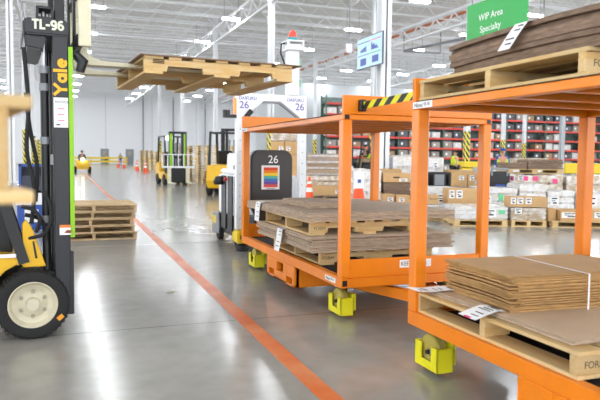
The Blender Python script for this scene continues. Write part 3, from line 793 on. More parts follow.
    b = MB(); b.box(.05, .16, .02, .2, 2.195, 2.21); b.box(.05, .065, .02, .2, 2.195, 2.28); b.box(.145, .16, .02, .2, 2.195, 2.28); b.box(.05, .16, .02, .2, 2.265, 2.28); b.obj('mast_bracket', BLACK, t)
    b = MB(); b.cyl((.1, .12, .35), (.1, .12, 1.85), .028, 14); b.obj('lift_cylinder', BLACK, t, smooth=True)
    b = MB(); b.cyl((.1, .12, 1.85), (.1, .12, 2.26), .017, 14); b.obj('cylinder_rod', STEEL, t, smooth=True)
    for z_ in (.8, 1.35, 1.72, 1.84): MB().cyl((.1, .12, z_), (.1, .12, z_+.05), .034, 14).obj('cylinder_collar', GREYM, t)
    for k, pts in enumerate(([(-.03, .06, 2.0), (.0, .06, 1.6), (-.03, .06, 1.3), (.03, .06, 1.05), (.0, .06, .8)],
                             [(.08, .05, 1.02), (.12, .03, .95), (.13, .02, .82), (.08, .03, .72), (-.02, .05, .7)],
                             [(-.06, .06, .92), (.02, .04, .9), (.06, .03, .83), (.03, .05, .74)],
                             [(-.04, .09, .86), (.05, .08, .84), (.1, .06, .76), (.09, .05, .68)],
                             [(-.02, .1, 1.7), (.0, .1, 1.45), (.05, .1, 1.2), (.03, .1, .95)])):
        b = MB()
        P = []
        for i in range(len(pts)-1):
            for q in range(5):
                P.append(Vector(pts[i]).lerp(Vector(pts[i+1]), q/5))
        P.append(Vector(pts[-1]))
        for _ in range(3): P = [P[0]]+[(P[i-1]+P[i]*2+P[i+1])/4 for i in range(1, len(P)-1)]+[P[-1]]
        b.tube(P, .014, 8).obj('hydraulic_hose', RUBBER, t, smooth=True)
    # brand lettering and notices on the near rail
    y_ = .0185
    block_letters('maker_name', 'Yale', .082, .02, mat('brand_yellow', '#f0b41a', .5), t, (mx1-.012, y_, 1.69), (0, 0, 1), (-1, 0, 0), 1.25)
    p = MB().box(mx0+.004, mx1-.005, .017, .0195, 1.465, 1.67).obj('notice_sheet', PAPER, t)
    text('lettering', 'NOTICE', .024, INK, p, (mx0+.012, .0165, 1.632), (1, 0, 0), (0, 0, 1), .0004)
    for z_ in (1.59, 1.55, 1.51): MB().box(mx0+.03, mx1-.03, .0162, .017, z_, z_+.008).obj('print_line', mat('pink_print', '#d98a9a', .7), p)
    MB().box(mx0+.02, mx0+.045, .0162, .017, 1.48, 1.488).obj('print_line', INK, p)
    p = MB().box(mx0+.03, mx1, .0, .004, .72, .79).obj('warning_label', PAPER, t)
    MB().box(mx0+.03, mx1, -.001, .0, .77, .79).obj('orange_band', mat('label_orange', '#e8853a', .6), p)
    MB().prism([(mx0+.06, .735), (mx0+.1, .73), (mx0+.11, .75), (mx0+.08, .755)], -.001, 0).obj('pictogram', mat('brown_print', '#8a4a30', .6), p)
    # carriage, forks
    cx = mx1+.05
    b = MB()
    for z_ in (2.03, 2.42): b.box(cx+.01, cx+.05, .05, .85, z_, z_+.09)
    b.box(cx, cx+.02, .2, .26, 2.03, 2.5); b.box(cx, cx+.02, .64, .7, 2.03, 2.5); b.obj('carriage', BLACK, t, bev=.005)
    b = MB(); b.box(cx+.02, cx+.105, .03, .08, 2.035, 3.2); b.box(cx+.02, cx+.105, .82, .87, 2.035, 3.2)
    for k in range(6): b.box(cx+.04, cx+.07, .12+.14*k, .15+.14*k, 2.3, 3.2)
    b.box(cx+.03, cx+.09, .03, .87, 3.15, 3.22); b.obj('load_backrest', CREAM, t, bev=.006)
    b = MB(); b.tube([(cx+.0, .06, 1.98), (cx+.05, .06, 1.93), (cx+.03, .06, 1.86)], [.03, .04, .03], 10); b.obj('tilt_pivot', BLACK, t, smooth=True)
    for y in (.3, .86):
        b = MB()
        b.prism([(cx+.05, 2.5), (cx+.05, 2.0), (cx+.1, 1.935), (cx+1.1, 1.945), (cx+1.1, 1.952), (cx+.2, 1.972), (cx+.12, 2.0), (cx+.095, 2.06), (cx+.095, 2.5)], y-.055, y+.055)
        b.obj('fork', CREAM, t, bev=.006)
    return t
big_forklift()
PL = pallet_meshes(1.13, 1.25)
rl = math.radians(3.8)
tp = pallet(PL, (.575, 4.59, 1.853), rl, 'pale wooden pallet held up in the air on the forks of the TL-96 forklift')
o = MB().slab(-.03, 1.2, -.02, 1.27, 0, .007, lambda x, y: .0, 2, 2).obj('slip_sheet', CARDD, None, (.575, 4.59, 1.976), rl)
tag(o, 'thin dark brown sheet lying on the raised pallet', 'cardboard')
b = MB()
for i in range(3): b.box(.06+.001*i, .14, -.001, .0095, .075+.011*i, .08+.011*i)
b.obj('stamp', mat('stamp_ink', '#5b4a33', .9), tp)

# blurred pallet at the very left, on a stand
PN = pallet_meshes(1.0, 1.0, h=.145, ins=.03, sw=.05)
pallet(PN, (-.03, .93, 1.205), PI/2+.17, 'blurred pale wooden pallet close to the camera at the left edge')
t = thing('pallet_stand', 'steel stand carrying the close blurred pallet outside the left edge', 'stand', (-1.6, .9, 0), .06)
b = MB(); b.box(.45, 1.0, .1, .95, 1.17, 1.2); b.obj('stand_top', GREYM, t)
for x in (.46, .62):
    for y in (.12, .88): MB().box(x, x+.05, y, y+.05, 0, 1.17).obj('leg', GREYM, t)

# pallet pile on the floor behind the forklift
PS = pallet_meshes(1.1, 1.27, h=.106, wd_=mat('grey_pallet_wood', '#d2b892', .8, var=.2, scale=5, stretch=(5, 1.5, 5), rnd=.16, col2='#ab8f66'))
for i in range(5):
    pallet(PS, (1.12+random.uniform(-.03, .03), 10.05+random.uniform(-.04, .04), i*.107), PI/2+random.uniform(-.015, .02),
           'worn pallet in the low pile beside the orange line, %s' % ('lowest' if i == 0 else 'topmost' if i == 4 else ORD[5-i]+' from the top'), 'pallets in the low pile by the line')

# ------------------------------------------------------------------ people
def person(label, loc, rotz, pose, shirt, trousers, vest=None, hair=HAIR, cap=None):
    t = thing('person', label, 'person', loc, rotz)
    # local: facing -Y
    if pose == 'stand':
        J = dict(pel=(0, 0, .95), che=(0, 0, 1.28), nek=(0, .01, 1.47), hd0=(0, -.01, 1.54), hd1=(0, -.02, 1.64), hd2=(0, -.01, 1.72))
        for s, k in ((-1, 'l'), (1, 'r')):
            J.update({'hip'+k: (s*.1, 0, .9), 'kne'+k: (s*.11, -.02, .5), 'ank'+k: (s*.11, .02, .08), 'toe'+k: (s*.12, -.14, .04),
                      'sho'+k: (s*.19, .01, 1.4), 'elb'+k: (s*.25, .03, 1.13), 'wri'+k: (s*.22, -.14, .98), 'han'+k: (s*.19, -.23, .97)})
    else:
        J = dict(pel=(0, .05, .1), che=(0, .03, .43), nek=(0, 0, .62), hd0=(0, -.03, .69), hd1=(0, -.05, .79), hd2=(0, -.04, .87))
        for s, k in ((-1, 'l'), (1, 'r')):
            J.update({'hip'+k: (s*.1, .02, .08), 'kne'+k: (s*.15, -.42, .12), 'ank'+k: (s*.14, -.46, -.3), 'toe'+k: (s*.14, -.6, -.34),
                      'sho'+k: (s*.19, .02, .55), 'elb'+k: (s*.25, -.12, .3), 'wri'+k: (s*.18, -.36, .33), 'han'+k: (s*.15, -.45, .34)})
    R = dict(pel=.14, che=.15, nek=.06, hd0=.07, hd1=.1, hd2=.06, hip=.1, kne=.062, ank=.042, toe=.035, sho=.07, elb=.045, wri=.03, han=.035)
    E = [('pel', 'che'), ('che', 'nek'), ('nek', 'hd0'), ('hd0', 'hd1'), ('hd1', 'hd2')]
    for k in 'lr': E += [('pel', 'hip'+k), ('hip'+k, 'kne'+k), ('kne'+k, 'ank'+k), ('ank'+k, 'toe'+k), ('che', 'sho'+k), ('sho'+k, 'elb'+k), ('elb'+k, 'wri'+k), ('wri'+k, 'han'+k)]
    def skin(name, edges, root, m, grow, extra=None):
        ks = []
        for a, c in edges:
            for q in (a, c):
                if q not in ks: ks.append(q)
        me = D.meshes.new(name); me.from_pydata([J[k] for k in ks], [(ks.index(a), ks.index(c)) for a, c in edges], [])
        o = D.objects.new(name, me); COL.objects.link(o)
        o.modifiers.new('skin', 'SKIN'); sd = o.modifiers.new('sub', 'SUBSURF'); sd.levels = 2
        for i, k in enumerate(ks):
            r = R[k] if k in R else R[k[:3]]
            fx = 1.25 if k in ('pel', 'che') else 1
            me.skin_vertices[0].data[i].radius = (r*grow*fx if k in ('pel', 'che') else r*grow, r*grow)
            me.skin_vertices[0].data[i].use_root = (k == root)
        bpy.context.view_layer.update()
        m2 = D.meshes.new_from_object(o.evaluated_get(bpy.context.evaluated_depsgraph_get()))
        D.objects.remove(o); m2.name = name
        if extra:
            bm = bmesh.new(); bm.from_mesh(m2); n0 = extra.mesh('x', []); bm.from_mesh(n0); bm.to_mesh(m2); bm.free()
        for p in m2.polygons: p.use_smooth = True
        m2.materials.clear(); m2.materials.append(m)
        return place(name, m2, t)
    fx = MB()
    for k in 'lr':                               # five fingers on each hand, a nose and ears
        h = Vector(J['han'+k]); w_ = Vector(J['wri'+k]); d = (h-w_).normalized(); sx = 1 if k == 'r' else -1
        side = Vector((1, 0, 0)) if abs(d.x) < .8 else Vector((0, 0, 1))
        for i, L in enumerate((.06, .075, .08, .07)):
            b0 = h+side*(i-1.5)*.018; fx.tube([b0, b0+d*L*.6, b0+d*L*.9+Vector((0, 0, -L*.35))], [.009, .008, .006], 6)
        fx.tube([h-d*.03-side*sx*.02, h-side*sx*.055, h+d*.03-side*sx*.06], [.011, .01, .007], 6)
    H = Vector(J['hd1']); fx.tube([H+Vector((0, -.09, .02)), H+Vector((0, -.122, -.02)), H+Vector((0, -.09, -.03))], [.008, .014, .01], 6)
    for s in (-1, 1): fx.lathe([(0, -.01), (.03, -.008), (.03, .008), (0, .01)], tuple(H+Vector((s*.1, .01, 0))), 'x', 8)
    skin('body', E, 'pel', SKIN, .92, fx)
    ey = MB()
    for s in (-1, 1): ey.lathe([(0, -.008), (.01, 0), (0, .008)], tuple(H+Vector((s*.035, -.093, .01))), 'y', 8)
    ey.bar(H+Vector((-.025, -.096, -.05)), H+Vector((.025, -.096, -.05)), .008); ey.obj('eyes_and_mouth', HAIR, t)
    skin('shirt', [('pel', 'che'), ('che', 'nek')]+[('che', 'sho'+k) for k in 'lr']+[('sho'+k, 'elb'+k) for k in 'lr']+[('elb'+k, 'wri'+k) for k in 'lr'], 'che', shirt, 1.06)
    skin('trousers', [('pel', 'hip'+k) for k in 'lr']+[('hip'+k, 'kne'+k) for k in 'lr']+[('kne'+k, 'ank'+k) for k in 'lr'], 'pel', trousers, 1.12)
    for k in 'lr':
        skin('shoe', [('ank'+k, 'toe'+k)], 'ank'+k, SHOE, 1.25)
    if vest: skin('vest', [('pel', 'che')]+[('che', 'sho'+k) for k in 'lr'], 'che', vest, 1.2)
    b = MB(); b.lathe([(.1, .0), (.108, .03), (.1, .08), (.06, .115), (0, .125)], tuple(H+Vector((0, .012, -.01))), 'z', 16)
    if cap: b.box(H.x-.07, H.x+.07, H.y-.19, H.y-.08, H.z+.02, H.z+.035)
    b.obj('cap' if cap else 'hair', cap or hair, t, smooth=True)
    return t

# ------------------------------------------------------------------ forklifts further off
def forklift(loc, rotz, label, h=2.1, forks=True, strips=True, lamp=False):
    t = thing('forklift', label, 'forklift', loc, rotz)       # local: forks towards -Y
    MB().prism([(-.3, .25), (1.5, .25), (1.6, .5), (1.5, 1.0), (.9, 1.05), (.8, .6), (-.1, .55), (-.3, .5)], -.5, .5, 'x').obj('body', YELLOW, t, bev=.04, seg=2)
    MB().prism([(.2, .6), (.8, .6), (.8, 1.05), (.3, 1.0)], -.3, .3, 'x').obj('seat_base', BLACK, t, bev=.03)
    MB().prism([(.35, 1.0), (.8, 1.04), (.95, 1.5), (.85, 1.5), (.72, 1.12), (.35, 1.1)], -.25, .25, 'x').obj('seat', BLACK, t, bev=.03)
    MB().prism([(-.25, .5), (-.05, .5), (-.1, 1.1), (-.2, 1.1)], -.45, .45, 'x').obj('dashboard', BLACK, t, bev=.02)
    b = MB()
    for x in (-.45, .45):
        b.bar((x, -.1, .5), (x, .12, h), .07); b.bar((x, 1.3, 1.0), (x, 1.15, h), .07); b.bar((x, .1, h), (x, 1.2, h), .06)
    for k in range(6): b.bar((-.45, .12+k*.21, h), (.45, .12+k*.21, h), .05, .03)
    b.obj('overhead_guard', BLACK, t)
    for x in (-.46, .46):
        for y in (0, 1.2):
            MB().lathe([(0, -.09), (.2, -.09), (.25, -.07), (.25, .07), (.2, .09), (0, .09)], (x, y, .25), 'x', 22).obj('wheel', RUBBER, t, smooth=True)
    for s in (-1, 1):
        MB().box(s*.34-.06, s*.34+.06, -.5, -.36, .1, h+.15).obj('mast_rail', BLACK, t)
        MB().box(s*.2-.04, s*.2+.04, -.5, -.38, .15, h+.2).obj('inner_mast_rail', BLACK, t)
        if strips: MB().box(s*.3-.035, s*.3+.035, -.52, -.5, .65, h+.1).obj('lime_strip', LIME, t)
        if strips and s > 0: MB().box(-.38, -.34, -.52, -.5, .65, h+.1).obj('lime_strip', LIME, t)
    for xa, ya, yb, za, zb_ in ((.4, -.5, -.38, h+.1, h+.2), (.34, -.48, -.4, 1.2, 1.3), (.36, -.5, -.4, .12, .3)): MB().box(-xa, xa, ya, yb, za, zb_).obj('mast_crossmember', BLACK, t)
    b = MB(); b.cyl((-.08, -.42, .2), (-.08, -.42, 1.9), .04, 10); b.cyl((.1, -.42, .2), (.1, -.42, 1.9), .03, 10); b.obj('lift_cylinder', GREYM, t)
    if forks:
        b = MB(); b.box(-.75, .75, -.58, -.53, .78, .86); b.box(-.75, -.7, -.58, -.53, .8, 1.4); b.box(.7, .75, -.58, -.53, .8, 1.4); b.box(-.75, .75, -.58, -.54, 1.36, 1.4)
        for k in range(5): b.box(-.5+k*.24, -.47+k*.24, -.58, -.54, .8, 1.4)
        b.obj('load_backrest', WHITEP, t)
        for x in (-.42, .42):
            MB().prism([(-.54, .1), (-.54, .8), (-.6, .8), (-.6, .16), (-1.5, .12), (-1.5, .1)], x-.08, x+.08, 'x').obj('fork', CREAM, t)
        MB().box(-.5, .5, -.53, -.5, .2, .75).obj('carriage', BLACK, t)
    if lamp:
        MB().lathe([(0, -.06), (.09, -.06), (.09, .0), (0, .02)], (-.35, -.1, h-.08), 'y', 14).obj('headlight', mat('headlight', '#ffffff', .3, emit=12), t)
    return t
forklift((5.0, 29.2, 0), .1, 'black and yellow forklift with lime mast strips facing the camera in the aisle', 2.2, lamp=True)
forklift((5.68, 21.9, 0), PI*.86, 'yellow forklift with a black guard half hidden behind the white gate', 2.1, forks=False, strips=False)
# the driven forklift beyond the carts
FX, FY = 14.45, 28.2
forklift((FX-.9, FY, 0), -PI/2+.15, 'black and yellow forklift with a seated driver in the staging area', 2.15, forks=False, strips=False)
person('person in a cap, dark top and lime vest driving the forklift beyond the carts', (FX-.25, FY+.05, 1.08), -PI/2+.15, 'sit', SHIRTD, TAN, VEST, cap=SHIRTD)
person('person standing in a lime vest and dark trousers among the goods', (18.62, 27.2, 0), .4, 'stand', VEST, PANTS, VEST)
# tow tractor far down the aisle
t = thing('tow_tractor', 'small yellow tow tractor with a lit headlamp driven down the aisle', 'tow tractor', (1.72, 49, 0))
b = MB(); b.prism([(0, .3), (2.2, .3), (2.2, .62), (1.0, .62), (.8, .95), (.1, .95), (0, .8)], -.42, .42, 'x'); b.obj('body', YELLOW, t, bev=.05, seg=2)
MB().box(-.4, .4, 1.1, 1.9, .62, .8).obj('seat', BLACK, t, bev=.04)
MB().box(-.5, .5, -.08, 0, .5, .68).obj('front_bumper', YELLOW, t, bev=.02)
MB().lathe([(0, -.1), (.1, -.09), (.11, 0), (0, 0)], (0, 0, 1.0), 'y', 14).obj('headlight', mat('headlight', '#ffffff', .3, emit=12), t)
for x in (-.5, .5):
    for y in (.25, 1.8): MB().lathe([(0, -.09), (.2, -.09), (.25, -.06), (.25, .06), (.2, .09), (0, .09)], (x, y, .25), 'x', 18).obj('wheel', RUBBER, t, smooth=True)
b = MB(); b.cyl((0, .7, .95), (0, .95, 1.2), .03, 8); b.lathe([(.16, -.015), (.19, 0), (.16, .015)], (0, .98, 1.22), 'z', 18); b.obj('steering_wheel', BLACK, t)
person('person with dark hair in a dark jacket and lime vest driving the yellow tow tractor', (1.72, 50.4, .78), 0, 'sit', mat('navy_jacket', '#2b3550', .85), PANTS, VEST)
person('person in blue jeans and lime vest by the far grey door', (9.0, 101, 0), .3, 'stand', SHIRTD, SHIRTB, VEST)
person('person in a lime vest behind the yellow far rail', (7.2, 105.6, 0), -.4, 'stand', mat('grey_shirt', '#6a6d74', .85), PANTS, VEST)

# ------------------------------------------------------------------ cones
def cone(loc, label, h=.7, sign=False):
    t = thing('traffic_cone', label, 'traffic cone', loc)
    k = h/.7
    b = MB(); b.box(-.18*k, .18*k, -.18*k, .18*k, 0, .03*k); b.lathe([(.135*k, .03*k), (.03*k, .68*k), (.02*k, .7*k), (0, .7*k)], n=20); b.obj('cone_body', CONEO, t, smooth=True)
    m = mat('reflective_band', '#f2f0e6', .4) if not sign else mat('reflective_yellow', '#f0d060', .4)
    for z0, z1 in (((.28, .4), (.5, .57)) if not sign else ((.56, .62),)):
        r = lambda z_: (.135-(z_-.03)*.105/.65+.002)*k
        MB().lathe([(r(z0), z0*k), (r(z1), z1*k)], n=20).obj('reflective_band', m, t, smooth=True)
    if sign:
        p = MB().box(-.17, .05, -.15, -.14, .46*k, .7*k).obj('sign_sheet', PAPER, t)
        MB().box(-.1, -.02, -.152, -.15, .54*k, .59*k).obj('print', BLUE, p)
    return t
for i, (x, y, o_) in enumerate(((6.76, 79, 'farthest'), (6.83, 72.4, 'second farthest'), (6.77, 59.7, 'second nearest'), (6.6, 52.3, 'nearest'))):
    cone((x, y, 0), 'orange and white cone, %s of four along the aisle edge' % o_, .95)

# ------------------------------------------------------------------ staged goods, rows set square to the camera heading
def G(r, d, z=0): return (r*math.cos(TH)+d*math.sin(TH), d*math.cos(TH)-r*math.sin(TH), z)
def label_patch(parent, x0, x1, z0, z1, y=-.003, m=PAPER, marks=True):
    p = MB().box(x0, x1, y, y+.004, z0, z1).obj('label', m, parent)
    if marks:
        b = MB(); w_ = x1-x0; h_ = z1-z0
        b.box(x0+.12*w_, x0+.85*w_, y-.001, y, z0+.7*h_, z0+.85*h_); b.box(x0+.12*w_, x0+.6*w_, y-.001, y, z0+.45*h_, z0+.55*h_); b.box(x0+.3*w_, x0+.8*w_, y-.001, y, z0+.15*h_, z0+.35*h_)
        b.obj('print', INK, p)
    return p
def carton(r0, r1, d, dep, z0, z1, label, m=KRAFT, labels=(), handle=False, words=None, rz=0, group=None):
    t = thing('cardboard_box', label, 'box', G(r0, d, z0), -TH+rz, group)
    W, H = r1-r0, z1-z0
    MB().box(0, W, 0, dep, 0, H).obj('carton', m, t, bev=.006)
    MB().box(0, W, dep/2-.025, dep/2+.025, H-.001, H+.002).obj('tape', TAPE, t)
    for a, b_, c, e in labels: label_patch(t, W*a, W*b_, H*c, H*e)
    if handle: MB().box(W*.38, W*.62, -.003, .01, H*.45, H*.6).obj('hand_hole', BLACK, t)
    if words: text('lettering', words, H*.28, INK, t, (W*.35, -.002, H*.5), (1, 0, 0), (0, 0, 1), .0005)
    return t
def load(r0, r1, d, dep, z0, z1, label, m=WRAP, labels=(), pinks=(), greens=(), rows=2, cols=3, rz=0):
    """stretch-wrapped cartons: one thing"""
    t = thing('wrapped_load', label, 'wrapped load', G(r0, d, z0), -TH+rz)
    W, H = r1-r0, z1-z0; b = MB()
    for i in range(cols):
        for j in range(rows):
            e = .006
            b.box(W*i/cols+e, W*(i+1)/cols-e, random.uniform(.0, .02), dep-random.uniform(0, .02), H*j/rows+e*.5, H*(j+1)/rows-e*.5-(random.uniform(0, .04) if j == rows-1 else 0))
    b.obj('cartons', m, t, bev=.012, seg=2)
    b = MB(); n = 26
    for k in range(3):                           # bands of film wound round the load
        zz = H*(.12+.3*k)
        b.slab(-.004, W+.004, -.006, dep+.006, zz, min(zz+H*.22, H), None, 1, 1)
    b.obj('film_band', mat('film', '#e6e7ea', .2, var=.1, scale=9, bump=.6, col2='#cfc8c0') if m is WRAP else m, t, bev=.004)
    for a, b_, c, e in labels: label_patch(t, W*a, W*b_, H*c, H*e, -.011)
    for a, c in pinks: label_patch(t, W*a-.07, W*a+.07, H*c-.06, H*c+.06, -.011, PINK, False)
    for a, b_, c, e in greens: label_patch(t, W*a, W*b_, H*c, H*e, -.011, mat('green_label', '#6fcf97', .6), False)
    return t
PGS = pallet_single(1.0, 1.0, WOOD, .12)
def gpal(r0, r1, d, dep, label, z=0):
    o = place('wooden_pallet', PGS, None, G(r0, d, z), -TH); o.scale = (r1-r0, dep, 1)
    tag(o, label, 'pallet'); return o
# front row
gpal(2.96, 4.0, 12.2, 1.0, 'wooden pallet on the floor under the near white wrapped load')
load(2.98, 3.99, 12.22, .95, .12, .385, 'low white wrapped load with black print and a green label, near row', labels=((.55, .78, .25, .8),), greens=((.83, .95, .45, .75),), rows=1)
gpal(4.06, 4.74, 12.2, 1.0, 'narrow wooden pallet on the floor under the wrapped kraft boxes')
load(4.06, 4.73, 12.22, .9, .12, .375, 'wrapped kraft boxes under the long three-label carton', WRAPK, labels=((.1, .3, .5, .95),), rows=2, cols=2)
carton(4.02, 4.74, 12.2, .35, .378, .575, 'long brown carton with three white labels on the near row', labels=((.03, .16, .3, .9), (.2, .36, .3, .9), (.42, .58, .3, .9)))
gpal(4.8, 5.95, 12.1, .9, 'wooden pallet on the floor at the right end of the near row')
carton(4.8, 4.96, 12.3, .3, .12, .35, 'small brown box standing beside the wide white-labelled carton')
carton(4.98, 5.5, 12.15, .5, .12, .33, 'wide carton with big white labels on the right end pallet', labels=((.05, .75, .3, .8),))
carton(5.55, 5.95, 12.15, .5, .12, .34, 'brown box at the far right of the near row behind the post', labels=((.2, .7, .3, .8),))
gpal(2.3, 3.02, 13.3, .9, 'wooden pallet on the floor behind the farther cart load')
load(2.32, 3.0, 13.3, .85, .12, .34, 'low white wrapped load under the printed brown box', rows=1, cols=2)
carton(2.6, 2.9, 13.3, .4, .34, .53, 'brown box with dark print, left of the twin-label carton', words='Maxima')
gpal(3.08, 3.75, 13.3, .9, 'wooden pallet on the floor under the twin-label carton')
load(3.08, 3.74, 13.3, .85, .12, .335, 'low wrapped load carrying the twin-label carton', rows=1, cols=2)
carton(3.08, 3.72, 13.28, .5, .338, .67, 'big brown carton with two white labels in the staging rows', labels=((.05, .22, .4, .9), (.28, .48, .4, .9)))
# second row
for r0, r1, z1, nm, lb, gr in ((2.9, 3.6, .66, 'lumpy white wrapped load left of the right cart post', ((.3, .6, .3, .7),), ()),
                       (4.1, 4.95, .67, 'bulky white wrapped load behind the long three-label carton', ((.1, .3, .2, .6),), ((.5, .62, .4, .7),)),
                       (5.0, 5.6, .74, 'taller white wrapped load at the centre of the second row', ((.3, .7, .2, .6),), ()),
                       (5.65, 6.25, .6, 'labelled white load left of the last in the second row', ((.1, .4, .3, .7),), ()),
                       (6.3, 7.1, .56, 'white wrapped load at the right end of the second row', ((.2, .6, .3, .8),), ())):
    gpal(r0, r1, 14.5, .95, 'wooden pallet under the '+nm)
    load(r0, r1, 14.52, .9, .12, z1, nm, labels=lb, greens=gr, rows=2, cols=2, rz=.0)
# third row
gpal(3.3, 3.98, 17, 1, 'wooden pallet under the load with the black folding crate')
load(3.3, 3.97, 17, .95, .12, .52, 'white wrapped load carrying the black folding crate', rows=2, cols=2)
t = thing('folding_crate', 'black folding crate with a grey panel among the cartons', 'crate', G(3.38, 17, .525), -TH)
b = MB()
for x in (0, .16, .46, .58): b.box(x, x+.04, 0, .03, 0, .4)
for z_ in (0, .36): b.box(0, .62, 0, .03, z_, z_+.05)
b.box(0, .62, .6, .63, 0, .41); b.box(0, .03, .03, .6, 0, .41); b.box(.59, .62, .03, .6, 0, .41); b.box(0, .62, 0, .63, 0, .02); b.obj('frame', BLACK, t)
MB().box(.2, .46, .005, .02, .06, .35).obj('grey_panel', GREYM, t)
gpal(4.02, 4.95, 17, 1, 'wooden pallet under the wrapped base of the stacked brown boxes')
load(4.02, 4.95, 17, .95, .12, .55, 'white wrapped base under the stacked brown boxes', rows=2, cols=3)
carton(4.02, 4.45, 17, .5, .553, .92, 'brown box with a white label, left of the pair behind the crate', labels=((.5, .8, .5, .8),))
carton(4.47, 4.93, 17, .5, .553, .9, 'brown box with white labels, right of the pair behind the crate', labels=((.1, .35, .5, .9), (.4, .6, .2, .5)))
gpal(5.5, 7.0, 17, 1.05, 'wooden pallet on the floor under the pink-tagged load')
load(5.5, 7.0, 17, 1, .12, .92, 'large wrapped kraft load with four pink tags', WRAPK, labels=((.62, .75, .1, .5), (.82, .93, .15, .45), (.05, .14, .75, .95), (.2, .3, .78, .95)), greens=((.76, .8, .3, .5),), pinks=((.08, .84), (.33, .84), (.51, .84), (.86, .76)), rows=3, cols=4)
gpal(5.5, 7.0, 17, 1, 'wooden pallet on top of the pink-tagged load', .922)
zz = 1.045
for c, (r0, r1) in enumerate(((5.5, 6.02), (6.05, 6.98))):
    k = 4 if c == 0 else 6
    for i in range(k):
        o = MB().slab(0, r1-r0, 0, .9, 0, .038, lambda x, y: .004*math.sin(7*x+i), 4, 2, 1).obj('cardboard_bundle', [CARDD, CARDDE], None, G(r0+random.uniform(0, .03), 17.02+random.uniform(0, .03), zz+i*.044), -TH+random.uniform(-.01, .01))
        tag(o, 'cardboard bundle above the pink-tagged load, %s pile, %s' % (('left lower', 'right taller')[c], 'topmost' if i == k-1 else ORD[k-i]+' from the top'), 'cardboard', 'cardboard bundles on the pink-tagged load')
gpal(7.1, 8.4, 17, 1, 'wooden pallet on the floor right of the pink-tagged load')
load(7.1, 8.35, 17, .95, .12, .9, 'wrapped kraft load right of the pink-tagged load', WRAPK, labels=((.2, .4, .3, .6),), rows=3, cols=3)
# left cluster seen between the cart posts
gpal(1.22, 1.92, 15, 1, 'wooden pallet under the tall grey wrapped load')
load(1.25, 1.9, 15, .9, .12, 1.05, 'tall grey wrapped load behind the cone with a notice', WRAP, labels=((.1, .3, .3, .5),), rows=4, cols=2)
gpal(1.95, 2.65, 15, 1, 'wooden pallet under the stepped grey cardboard')
load(1.97, 2.62, 15, .9, .12, .32, 'low wrapped base under the stepped grey cardboard', WRAPK, rows=1, cols=2)
for i in range(9):
    o = MB().slab(0, .62+.02*(i > 5), 0, .8, 0, .04, lambda x, y: .003*math.sin(9*x+i), 4, 2, 1).obj('cardboard_bundle', [CARDD, CARDDE], None, G(1.96+(.06 if i < 3 else .02 if i < 5 else 0), 15+random.uniform(0, .03), .325+i*.044), -TH)
    tag(o, 'grey cardboard bundle under the carton with a hand hole, %s' % ('topmost' if i == 8 else 'lowest' if i == 0 else ORD[9-i]+' from the top'), 'cardboard', 'grey cardboard bundles between the cart posts')
carton(1.95, 2.58, 15, .5, .728, .945, 'brown carton with a dark hand hole between the cart posts', labels=((.6, .9, .1, .4),), handle=True)
gpal(1.8, 2.5, 13.9, .9, 'wooden pallet low behind the farther cart load, left')
load(1.82, 2.48, 13.9, .85, .12, .31, 'low wrapped boxes just above the cardboard of the farther cart', WRAPK, rows=1, cols=2)
carton(1.72+.1, 2.06, 13.9, .4, .312, .5, 'small brown box with a white label, left of a pair', labels=((.4, .9, .2, .7),))
carton(2.1, 2.4, 13.9, .4, .312, .48, 'small brown box with a white label, right of a pair', labels=((.2, .6, .2, .7),))
gpal(2.85, 3.6, 20, 1, 'wooden pallet under the tall white sack-shaped load')
load(2.9, 3.5, 20, .9, .12, 1.42, 'tall white sack-shaped wrapped load below the racking', WRAP, rows=5, cols=2)
gpal(2.35, 2.95, 18.6, 1, 'wooden pallet under the stacked small brown boxes')
load(2.35, 2.95, 18.6, .9, .12, 1.0, 'stacked small brown boxes left of the white sack-shaped load', KRAFT, rows=4, cols=2)
gpal(4.0, 4.5, 20, 1, 'wooden pallet under the white column of parcels')
load(4.02, 4.48, 20, .9, .12, 1.38, 'white column of wrapped parcels left of the lime-vest worker', WRAP, labels=((.3, .6, .7, .85),), rows=5, cols=2)
gpal(4.75, 5.6, 20.5, 1, 'wooden pallet under the plain cartons by the lime-vest worker')
load(4.75, 5.6, 20.5, .9, .12, .95, 'plain brown cartons in front of the lime-vest worker', KRAFT, rows=3, cols=2)
for i, (r0, r1, d, z1, m, nm) in enumerate(((5.9, 7.2, 21, 1.05, WRAP, 'white wrapped load behind the brown flats'), (7.4, 8.6, 21.5, .85, WRAPK, 'kraft wrapped load behind the yellow barrier'), (8.8, 10, 21, .9, WRAP, 'white wrapped load at the far right behind the barrier'),
                                         (-.2, .8, 26, 1.0, WRAPK, 'kraft wrapped load beyond the traffic cone'), (1.1, 2.0, 24, 1.0, WRAP, 'white wrapped load left of the driven forklift'), (9.0, 10.5, 27, 1.4, WRAPK, 'tall kraft load beyond the barrier'), (7.6, 8.9, 30, .8, WRAP, 'tall white load beyond the worker in blue'), (11, 12.6, 27, 1.2, WRAP, 'white load at the right edge below the racking'))):
    gpal(r0, r1, d, 1, 'wooden pallet under the '+nm); load(r0, r1, d, .9, .12, z1, nm, m, rows=3, cols=3)
